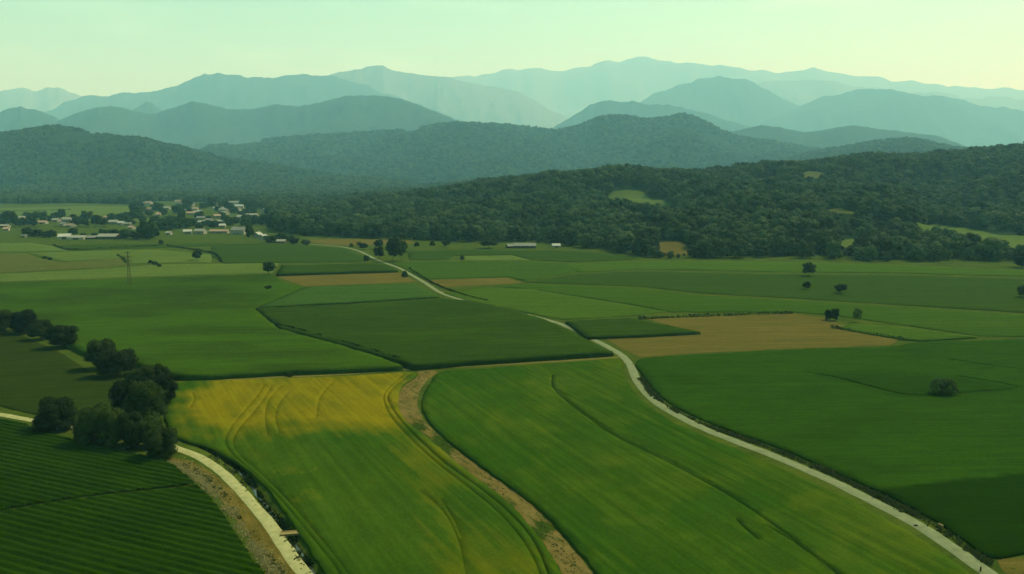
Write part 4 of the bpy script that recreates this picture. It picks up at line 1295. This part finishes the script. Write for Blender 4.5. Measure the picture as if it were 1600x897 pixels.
B = [
 ('white-roofed gable barn at the left of the barn row', 96, 374, 17, 8, 'wall_stone', 'roof_white', 14, 0.35, 'barn'),
 ('grey-roofed barn joined right of the white-roofed one', 118, 374.5, 25, 6, 'wall_stone', 'roof_pale', 13, 0.0, 'barn'),
 ('low dark barn in the middle of the barn row', 140, 374, 14, 5, 'wall_dark', 'roof_slate', 12, 0.1, 'barn'),
 ('long low barn with a pale roof at the right of the barn row', 166, 374, 30, 8, 'wall_dark', 'roof_pale', 14, 0.0, 'barn'),
 ('grey-roofed house behind the barn row, between trees', 103, 347, 14, 7, 'wall_pale', 'roof_pale', 10, 0.1, 'house'),
 ('leftmost of three pale houses behind the barn row', 175, 351, 13, 7, 'wall_pale', 'roof_pale', 10, 0.2, 'house'),
 ('middle of three pale houses behind the barn row', 188, 352, 9, 6, 'wall_pale', 'roof_white', 9, -0.2, 'house'),
 ('rightmost of three pale houses behind the barn row', 198, 352.5, 12, 5, 'wall_pale', 'roof_pale', 9, 0.0, 'house'),
 ('tiny pale shed left of the barn row', 36, 371, 7, 4, 'wall_pale', 'roof_pale', 6, 0.0, 'barn'),
 ('pale house cut by the left picture edge', 4, 356, 13, 5, 'wall_pale', 'roof_pale', 9, 0.0, 'house'),
 ('pale low barn between the left field trees', 64, 350, 13, 5, 'wall_pale', 'roof_tile', 9, 0.05, 'barn'),
 ('tiny pale shed beside the tallest hamlet tree', 226, 372, 6, 5, 'wall_pale', 'roof_pale', 6, 0.3, 'barn'),
 ('small pale house right of the tallest hamlet tree', 262, 367, 7, 5, 'wall_pale', 'roof_pale', 8, 0.0, 'house'),
 ('bright pale house in the front of the hamlet centre', 291, 366, 12, 7, 'wall_pale', 'roof_white', 9, 0.3, 'house'),
 ('pale house with dark doorway right of the bright house', 311, 366, 16, 8, 'wall_pale', 'roof_pale', 9, -0.1, 'house'),
 ('long pale low house beside the large pale house', 341, 365, 28, 6, 'wall_pale', 'roof_tile', 8, 0.0, 'house'),
 ('large pale house at the front right of the hamlet', 371, 367, 20, 12, 'wall_pale', 'roof_slate', 11, 0.0, 'house'),
 ('small wing right of the large pale house', 385, 366, 8, 9, 'wall_pale', 'roof_slate', 8, 1.4, 'house'),
 ('white gabled house among trees right of the large house', 401, 372, 10, 9, 'wall_pale', 'roof_white', 8, 1.2, 'house'),
 ('smaller white gabled house at the hamlet end', 410, 375, 9, 8, 'wall_pale', 'roof_white', 8, 1.0, 'house'),
 ('low pale-roofed shed between the bushes at the hamlet end', 438, 380, 13, 4, 'wall_dark', 'roof_pale', 8, 0.0, 'barn'),
 ('pale house in the middle row behind the large pale house', 346, 356, 9, 6, 'wall_pale', 'roof_white', 9, 0.2, 'house'),
 ('long roofed house at the left of the middle row', 317, 350, 18, 5, 'wall_pale', 'roof_pale', 10, 0.0, 'house'),
 ('long roofed house at the right of the middle row', 348, 349, 24, 5, 'wall_pale', 'roof_pale', 10, -0.05, 'house'),
 ('gabled house behind the two long roofs', 337, 341, 10, 6, 'wall_pale', 'roof_tile', 10, 0.6, 'house'),
 ('pale house left of the long barn roof at the back', 375, 343, 11, 7, 'wall_pale', 'roof_pale', 10, 0.3, 'house'),
 ('long barn roof at the right back of the hamlet', 390, 338, 22, 4, 'wall_pale', 'roof_pale', 12, 0.0, 'barn'),
 ('bright white gable house at the far right back', 412, 332, 7, 6, 'wall_pale', 'roof_white', 9, 1.1, 'house'),
 ('long pale roof at the far back of the hamlet', 340, 328, 16, 5, 'wall_pale', 'roof_pale', 12, 0.0, 'barn'),
 ('slanted roof house left in the back row', 308, 334, 12, 5, 'wall_pale', 'roof_pale', 10, 0.4, 'house'),
 ('tan-walled house at the left end of the back row', 277, 334, 14, 6, 'wall_stone', 'roof_tile', 10, 0.0, 'house'),
 ('small pale house by the pasture behind the hamlet', 250, 335, 10, 4, 'wall_pale', 'roof_pale', 9, 0.0, 'house'),
 ('pale house behind the pasture hedge', 258, 327, 12, 4, 'wall_pale', 'roof_pale', 10, 0.0, 'house'),
 ('tiny bright house below the left hill', 220, 319.5, 5, 3, 'wall_pale', 'roof_white', 9, 0.0, 'house'),
 ('long low grey-roofed barn of the small farm, left of the white shed', 820, 388, 34, 7, 'wall_dark', 'roof_slate', 14, 0.0, 'barn'),
 ('small dark barn at the left of the small farm', 798, 388, 12, 6, 'wall_dark', 'roof_slate', 10, 0.2, 'barn'),
 ('small white shed right of the small farm', 869, 387, 12, 5, 'wall_pale', 'roof_white', 8, 0.1, 'barn'),
]
br = random.Random(11)
extra = []
while len(extra) < 26:
    x, yb = br.uniform(214, 432), br.uniform(319, 362)
    if yb > 336 + (x - 214) * 0.12: continue
    if min(abs(x - q[1]) + 3 * abs(yb - q[2]) for q in B + extra) < 13: continue
    sz = 620.0 / (yb - 270)
    extra.append((None, x, yb, sz * br.uniform(0.8, 1.5), max(3.2, sz * 0.55), br.choice(['wall_pale', 'wall_pale', 'wall_stone']), br.choice(['roof_pale', 'roof_white', 'roof_tile', 'roof_slate', 'roof_pale']), 9, br.uniform(-0.5, 0.5), 'house'))
while len(extra) < 36:
    x, yb = br.uniform(2, 208), br.uniform(342, 362)
    if min(abs(x - q[1]) + 3 * abs(yb - q[2]) for q in B + extra) < 14: continue
    extra.append((None, x, yb, br.uniform(7, 12), br.uniform(4, 6), br.choice(['wall_pale', 'wall_stone']), br.choice(['roof_pale', 'roof_tile', 'roof_slate']), 9, br.uniform(-0.5, 0.5), 'house'))
extra.sort(key=lambda q: q[1])
hc = {}
for q in extra:
    rw = 'left' if q[1] < 209 else 'back' if q[2] < 330 else 'middle'
    hc[rw] = hc.get(rw, 0) + 1
    rc = {'roof_pale': 'grey-roofed', 'roof_white': 'pale-roofed', 'roof_tile': 'tile-roofed', 'roof_slate': 'slate-roofed'}[q[6]]
    B.append((rc + ' small house, ' + ordinal(hc[rw]) + ' from the left in the scattered ' + rw + ' houses of the hamlet',) + q[1:])
for a in B:
    building(*a)
for lb, x, yb, wp, hp, roof in (('white-roofed house in the trees below the right meadows', 1356, 399, 11, 7, 'roof_white'), ('bright shed at the left foot of the right meadows', 1414, 393, 9, 5, 'roof_white'), ('small pale shed hidden in the hedge below the right meadow', 1448, 399, 7, 4, 'roof_pale')):
    building(lb, x, yb + 4, wp, hp + 4, 'wall_pale', roof, 8, 0.1, 'house', 'buildings below the right meadows')

# ------------------------------------------------------------------ lattice pylon
def pylon():
    g = gp(203, 450)
    d = g[1] * CP + CAMH * SP
    H = 57 * d / F
    e = bpy.data.objects.new('pylon', None)
    COL.objects.link(e)
    e.location = (g[0], g[1], 0)
    e.rotation_euler = (0, 0, 0.25)
    tag(e, 'thin lattice power pylon standing in the green field at left', 'pylon')
    def bars(name, segs, r):
        V, Q = [], []
        for a, b_ in segs:
            a, b_ = Vector(a), Vector(b_)
            t = (b_ - a).normalized()
            u = t.orthogonal().normalized() * r
            w = t.cross(u)
            s = len(V)
            for p in (a, b_):
                V += [tuple(p + u + w), tuple(p - u + w), tuple(p - u - w), tuple(p + u - w)]
            Q += [(s + k, s + (k + 1) % 4, s + 4 + (k + 1) % 4, s + 4 + k) for k in range(4)] + [(s + 3, s + 2, s + 1, s), (s + 4, s + 5, s + 6, s + 7)]
        m_ = bpy.data.meshes.new(name); m_.from_pydata(V, [], Q); m_.materials.append(M['steel'])
        return link(name, m_, e)
    def wd(z): return 0.95 * (1 - z / H) + 0.16
    cor = [(1, 1), (-1, 1), (-1, -1), (1, -1)]
    for cx, cy_ in cor:
        bars('leg', [((cx * wd(0), cy_ * wd(0), 0), (cx * wd(H), cy_ * wd(H), H))], 0.055)
    zs = np.linspace(0, H, 11)
    for k in range(10):
        seg = []
        for j in range(4):
            a, b_ = cor[j], cor[(j + 1) % 4]
            z0, z1 = zs[k], zs[k + 1]
            seg += [((a[0] * wd(z0), a[1] * wd(z0), z0), (b_[0] * wd(z1), b_[1] * wd(z1), z1)), ((b_[0] * wd(z0), b_[1] * wd(z0), z0), (a[0] * wd(z1), a[1] * wd(z1), z1))]
        bars('lattice_brace', seg, 0.03)
    for z, w in ((H * 0.97, 1.6), (H * 0.86, 2.2), (H * 0.75, 1.8)):
        bars('cross_arm', [((-w, 0, z), (w, 0, z)), ((-w, 0, z), (0, 0, z + 0.7)), ((w, 0, z), (0, 0, z + 0.7))], 0.06)
        for s in (-1, 1):
            bars('insulator', [((s * w, 0, z), (s * w, 0, z - 0.9))], 0.06)
pylon()

# ------------------------------------------------------------------ small things by the roads
def slab_bridge():
    a, b_ = gp(438, 836), gp(473, 833)
    v = b_ - a
    L = np.linalg.norm(v)
    e = bpy.data.objects.new('culvert_bridge', None)
    COL.objects.link(e)
    e.location = (*((a + b_) / 2), 0)
    e.rotation_euler = (0, 0, math.atan2(v[1], v[0]))
    tag(e, 'small concrete slab bridge across the ditch beside the pale track', 'bridge')
    for nm, bxs in (('deck', [(-L / 2, L / 2, -0.8, 0.8, 0.02, 0.30)]), ('abutment', [(-1.6, -1.2, -0.7, 0.7, -1.0, 0.018)]), ('abutment', [(1.2, 1.6, -0.7, 0.7, -1.0, 0.018)]), ('kerb', [(-L / 2, L / 2, -0.80, -0.62, 0.302, 0.42)]), ('kerb', [(-L / 2, L / 2, 0.62, 0.80, 0.302, 0.42)])):
        V, Q = [], []
        for bx_ in bxs: box(V, Q, *bx_)
        m_ = bpy.data.meshes.new(nm); m_.from_pydata(V, [], Q); m_.materials.append(M['concrete'])
        link(nm, m_, e)
slab_bridge()

def post():
    g = gp(1532, 893)
    e = bpy.data.objects.new('marker_post', None)
    COL.objects.link(e)
    e.location = (g[0], g[1], 0.10)
    tag(e, 'short black marker post at the edge of the pale road', 'post')
    V, Q = [], []
    n = 10
    for z, r in ((0, 0.13), (0.72, 0.12), (0.80, 0.09), (0.83, 0.0)):
        for k in range(n):
            V.append((r * math.cos(k * 6.2832 / n), r * math.sin(k * 6.2832 / n), z))
    for j in range(3):
        Q += [(j * n + k, j * n + (k + 1) % n, (j + 1) * n + (k + 1) % n, (j + 1) * n + k) for k in range(n)]
    m_ = bpy.data.meshes.new('shaft'); m_.from_pydata(V, [], Q); m_.materials.append(M['black_paint'])
    link('shaft', m_, e)
    V, Q = [], []
    box(V, Q, -0.2, 0.2, -0.2, 0.2, -0.05, 0.06)
    m_ = bpy.data.meshes.new('base'); m_.from_pydata(V, [], Q); m_.materials.append(M['concrete'])
    link('base', m_, e)
post()

def drain_cover():
    g = gp(1431, 822)
    e = bpy.data.objects.new('drain_cover', None)
    COL.objects.link(e)
    e.location = (g[0], g[1], 0.125)
    e.rotation_euler = (0, 0, 0.3)
    tag(e, 'small dark iron drain cover on the pale road surface', 'drain cover')
    for nm, bxs in (('frame', [(-0.42, 0.42, -0.32, -0.26, 0, 0.03), (-0.42, 0.42, 0.26, 0.32, 0, 0.03), (-0.42, -0.36, -0.258, 0.258, 0, 0.03), (0.36, 0.42, -0.258, 0.258, 0, 0.03)]),
                    ('grate', [(-0.35 + 0.1 * k, -0.28 + 0.1 * k, -0.255, 0.255, 0, 0.022) for k in range(7)]), ('pit', [(-0.355, 0.355, -0.256, 0.256, -0.02, 0.008)])):
        V, Q = [], []
        for bx_ in bxs: box(V, Q, *bx_)
        m_ = bpy.data.meshes.new(nm); m_.from_pydata(V, [], Q); m_.materials.append(M['black_paint'])
        link(nm, m_, e)
drain_cover()

def headwall():
    g = gp(1470, 824)
    e = bpy.data.objects.new('culvert_headwall', None)
    COL.objects.link(e)
    e.location = (g[0], g[1], 0)
    e.rotation_euler = (0, 0, 1.9)
    tag(e, 'small pale concrete headwall at the right verge of the road', 'headwall')
    for nm, bxs in (('wall', [(-0.5, 0.5, -0.12, 0.12, -0.3, 0.55)]), ('coping', [(-0.56, 0.56, -0.17, 0.17, 0.552, 0.64)])):
        V, Q = [], []
        for bx_ in bxs: box(V, Q, *bx_)
        m_ = bpy.data.meshes.new(nm); m_.from_pydata(V, [], Q); m_.materials.append(M['concrete'])
        link(nm, m_, e)
headwall()

# scrub, weeds and dry grass along the ditches: uncountable tufts
def tufts(name, label, lines, n, size, mat, spread, zlift=0.0):
    V = []
    for pl, share in lines:
        c = catmull(gpl(pl), 1.0)
        k = int(n * share)
        i = RNG.integers(0, len(c), k)
        clump = fbm(i / 6.0, i * 0 + 1.5, 2)
        ok = RNG.random(k) < np.clip((clump - 0.25) * 2.2, 0.12, 1)
        i = i[ok]
        p = c[i] + RNG.normal(0, spread, (len(i), 2))
        for q, cl in zip(p, clump[ok]):
            s = size * RNG.uniform(0.5, 1.4) * (0.6 + cl)
            a = RNG.uniform(0, 6.28)
            for t in range(5):
                d = np.array([math.cos(a), math.sin(a)]) * s * 0.35
                nn = np.array([-d[1], d[0]]) * RNG.uniform(0.5, 1.2)
                o_ = q + RNG.normal(0, s * 0.3, 2)
                z0, z1 = zlift, zlift + s * RNG.uniform(0.5, 1.1)
                lean = RNG.normal(0, s * 0.35, 2)
                V += [(*(o_ - d), z0), (*(o_ + d), z0), (*(o_ + d * 0.6 + lean + nn * 0.3), z1), (*(o_ - d * 0.6 + lean - nn * 0.3), z1)]
                a += 1.3
    V = np.array(V)
    o = link(name, mesh_np(name, V, [np.arange(len(V)).reshape(-1, 4)], M[mat]))
    return tag(o, label, 'scrub' if 'scrub' in name else 'grass', None, 'stuff')

tufts('ditch_scrub', 'dark weedy scrub in the ditch beside the left track', [(DITCH_L, 1.0)], 900, 0.6, 'leaf_dark', 0.40, -0.75)
tufts('verge_grass', 'dry straw-coloured grass between the row crop and left track', [([(268, 722), (300, 742), (325, 762), (352, 790), (376, 824), (400, 860), (428, 897), (460, 950)], 1.0)], 5000, 0.20, 'straw', 0.55)
tufts('verge_grass', 'thin dry grass on the bank left of the pale track', [([(285, 722), (322, 748), (354, 782), (382, 820), (410, 856), (440, 897), (470, 940)], 1.0)], 2600, 0.16, 'straw', 0.9)
tufts('verge_scrub', 'mixed weeds on the banks of the left track', [([(290, 726), (328, 752), (360, 788), (388, 826), (416, 864), (444, 902)], 0.5), ([(330, 712), (372, 743), (396, 774), (420, 806), (442, 836), (468, 878), (486, 912)], 0.5)], 600, 0.26, 'scrub', 0.45)
tufts('verge_scrub', 'weedy dark green verge right of the pale road', [(DITCH_R, 1.0)], 2600, 0.45, 'scrub', 0.6, -0.1)
tufts('strip_grass', 'scattered weeds on the bare tan strip', [([((a[0] + b_[0]) / 2, (a[1] + b_[1]) / 2) for a, b_ in zip(STRIP_L, STRIP_R)], 1.0)], 1500, 0.14, 'scrub', 1.2)
tufts('verge_scrub', 'rough weeds along the near edge of the tall maize', [([(278, 593), (400, 587), (520, 582), (620, 577)], 0.6), ([(650, 574), (760, 568), (860, 562), (956, 556)], 0.4)], 1500, 0.7, 'leaf_dark', 0.5)
tufts('hedge_scrub', 'thin dark hedge line dividing the two maize fields', [([(432, 512), (470, 522), (520, 536), (570, 551), (635, 571)], 1.0)], 1100, 0.55, 'leaf_dark', 0.25, 1.55)

# field hedges, far plain
def hedge(label, px, h, w, mat='leaf_dark'):
    c = catmull(gpl(px), 3.0)
    V = []
    n = len(c) * 26
    i = RNG.integers(0, len(c), n)
    hh = h * (0.6 + 0.7 * fbm(i / 3.0, i * 0.0, 2))
    a = RNG.uniform(0, math.pi, n)
    P = np.column_stack([c[i] + RNG.normal(0, w * 0.28, (n, 2)) + RNG.uniform(-1.5, 1.5, (n, 1)) * np.gradient(c, axis=0)[i] / 3.0, RNG.random(n) * hh])
    s = 0.45 * RNG.uniform(0.6, 1.4, n)
    t = np.column_stack([np.cos(a), np.sin(a), RNG.normal(0, 0.4, n)]) * s[:, None]
    u = RNG.normal(0, 1, (n, 3)); u /= np.linalg.norm(u, axis=1)[:, None]; u *= s[:, None]
    V = np.stack([P - t, P - u, P + t, P + u], 1).reshape(-1, 3)
    V[:, 2] = np.maximum(V[:, 2], 0.0)
    o = link('hedge', mesh_np('hedge', V, [np.arange(len(V)).reshape(-1, 4)], M[mat]))
    tag(o, label, 'hedge')
hedge('long low hedge in front of the barn row', [(84, 384), (110, 391), (180, 388), (245, 385)], 1.6, 1.4)
hedge('winding hedge right of the small pasture tree', [(262, 385), (310, 392), (336, 398), (346, 410)], 1.6, 1.4)
hedge('short slanting hedge left of the pylon', [(184, 400), (192, 404), (196, 410)], 1.5, 1.2)
hedge('low hedge along the back of the large stubble field', [(1000, 499), (1120, 494), (1236, 490)], 1.3, 1.4)
hedge('dark crop-edge hedge between stubble and pale wedge', [(1302, 513), (1340, 519), (1408, 531)], 1.3, 1.2)
hedge('dark hedge of the pasture behind the hamlet trees', [(0, 331), (60, 330), (110, 328)], 2.2, 2.5)
hedge('clipped hedge between the hamlet pastures', [(206, 341), (262, 340)], 2.4, 2.5)
hedge('hedge below the left field trees of the hamlet', [(0, 356), (60, 356)], 2.0, 2.5)
hedge('hedge in front of the grey-roofed house', [(86, 355), (140, 356), (165, 356)], 2.0, 2.5)
hedge('roadside bank hedge right of the far road', [(640, 420), (664, 436), (690, 449), (730, 463), (760, 470)], 0.9, 1.0)

# ------------------------------------------------------------------ haze
def haze():
    V, Q = [], []
    box(V, Q, -27500, 27500, -500, 34500, -2.0, 4300)
    me = bpy.data.meshes.new('haze'); me.from_pydata(V, [], Q)
    m = bpy.data.materials.new('haze'); m.use_nodes = True
    nt = m.node_tree
    nt.nodes.remove(nt.nodes['Principled BSDF'])
    pv = nt.nodes.new('ShaderNodeVolumePrincipled')
    pv.inputs['Color'].default_value = (*HAZE_COLOR, 1)
    pv.inputs['Absorption Color'].default_value = (1, 1, 1, 1)
    pv.inputs['Density'].default_value = HAZE_DENSITY
    pv.inputs['Anisotropy'].default_value = 0.1
    nt.links.new(pv.outputs[0], nt.nodes['Material Output'].inputs['Volume'])
    me.materials.append(m)
    tag(link('haze', me), 'pale haze filling the valley air', 'haze', None, 'stuff')
haze()
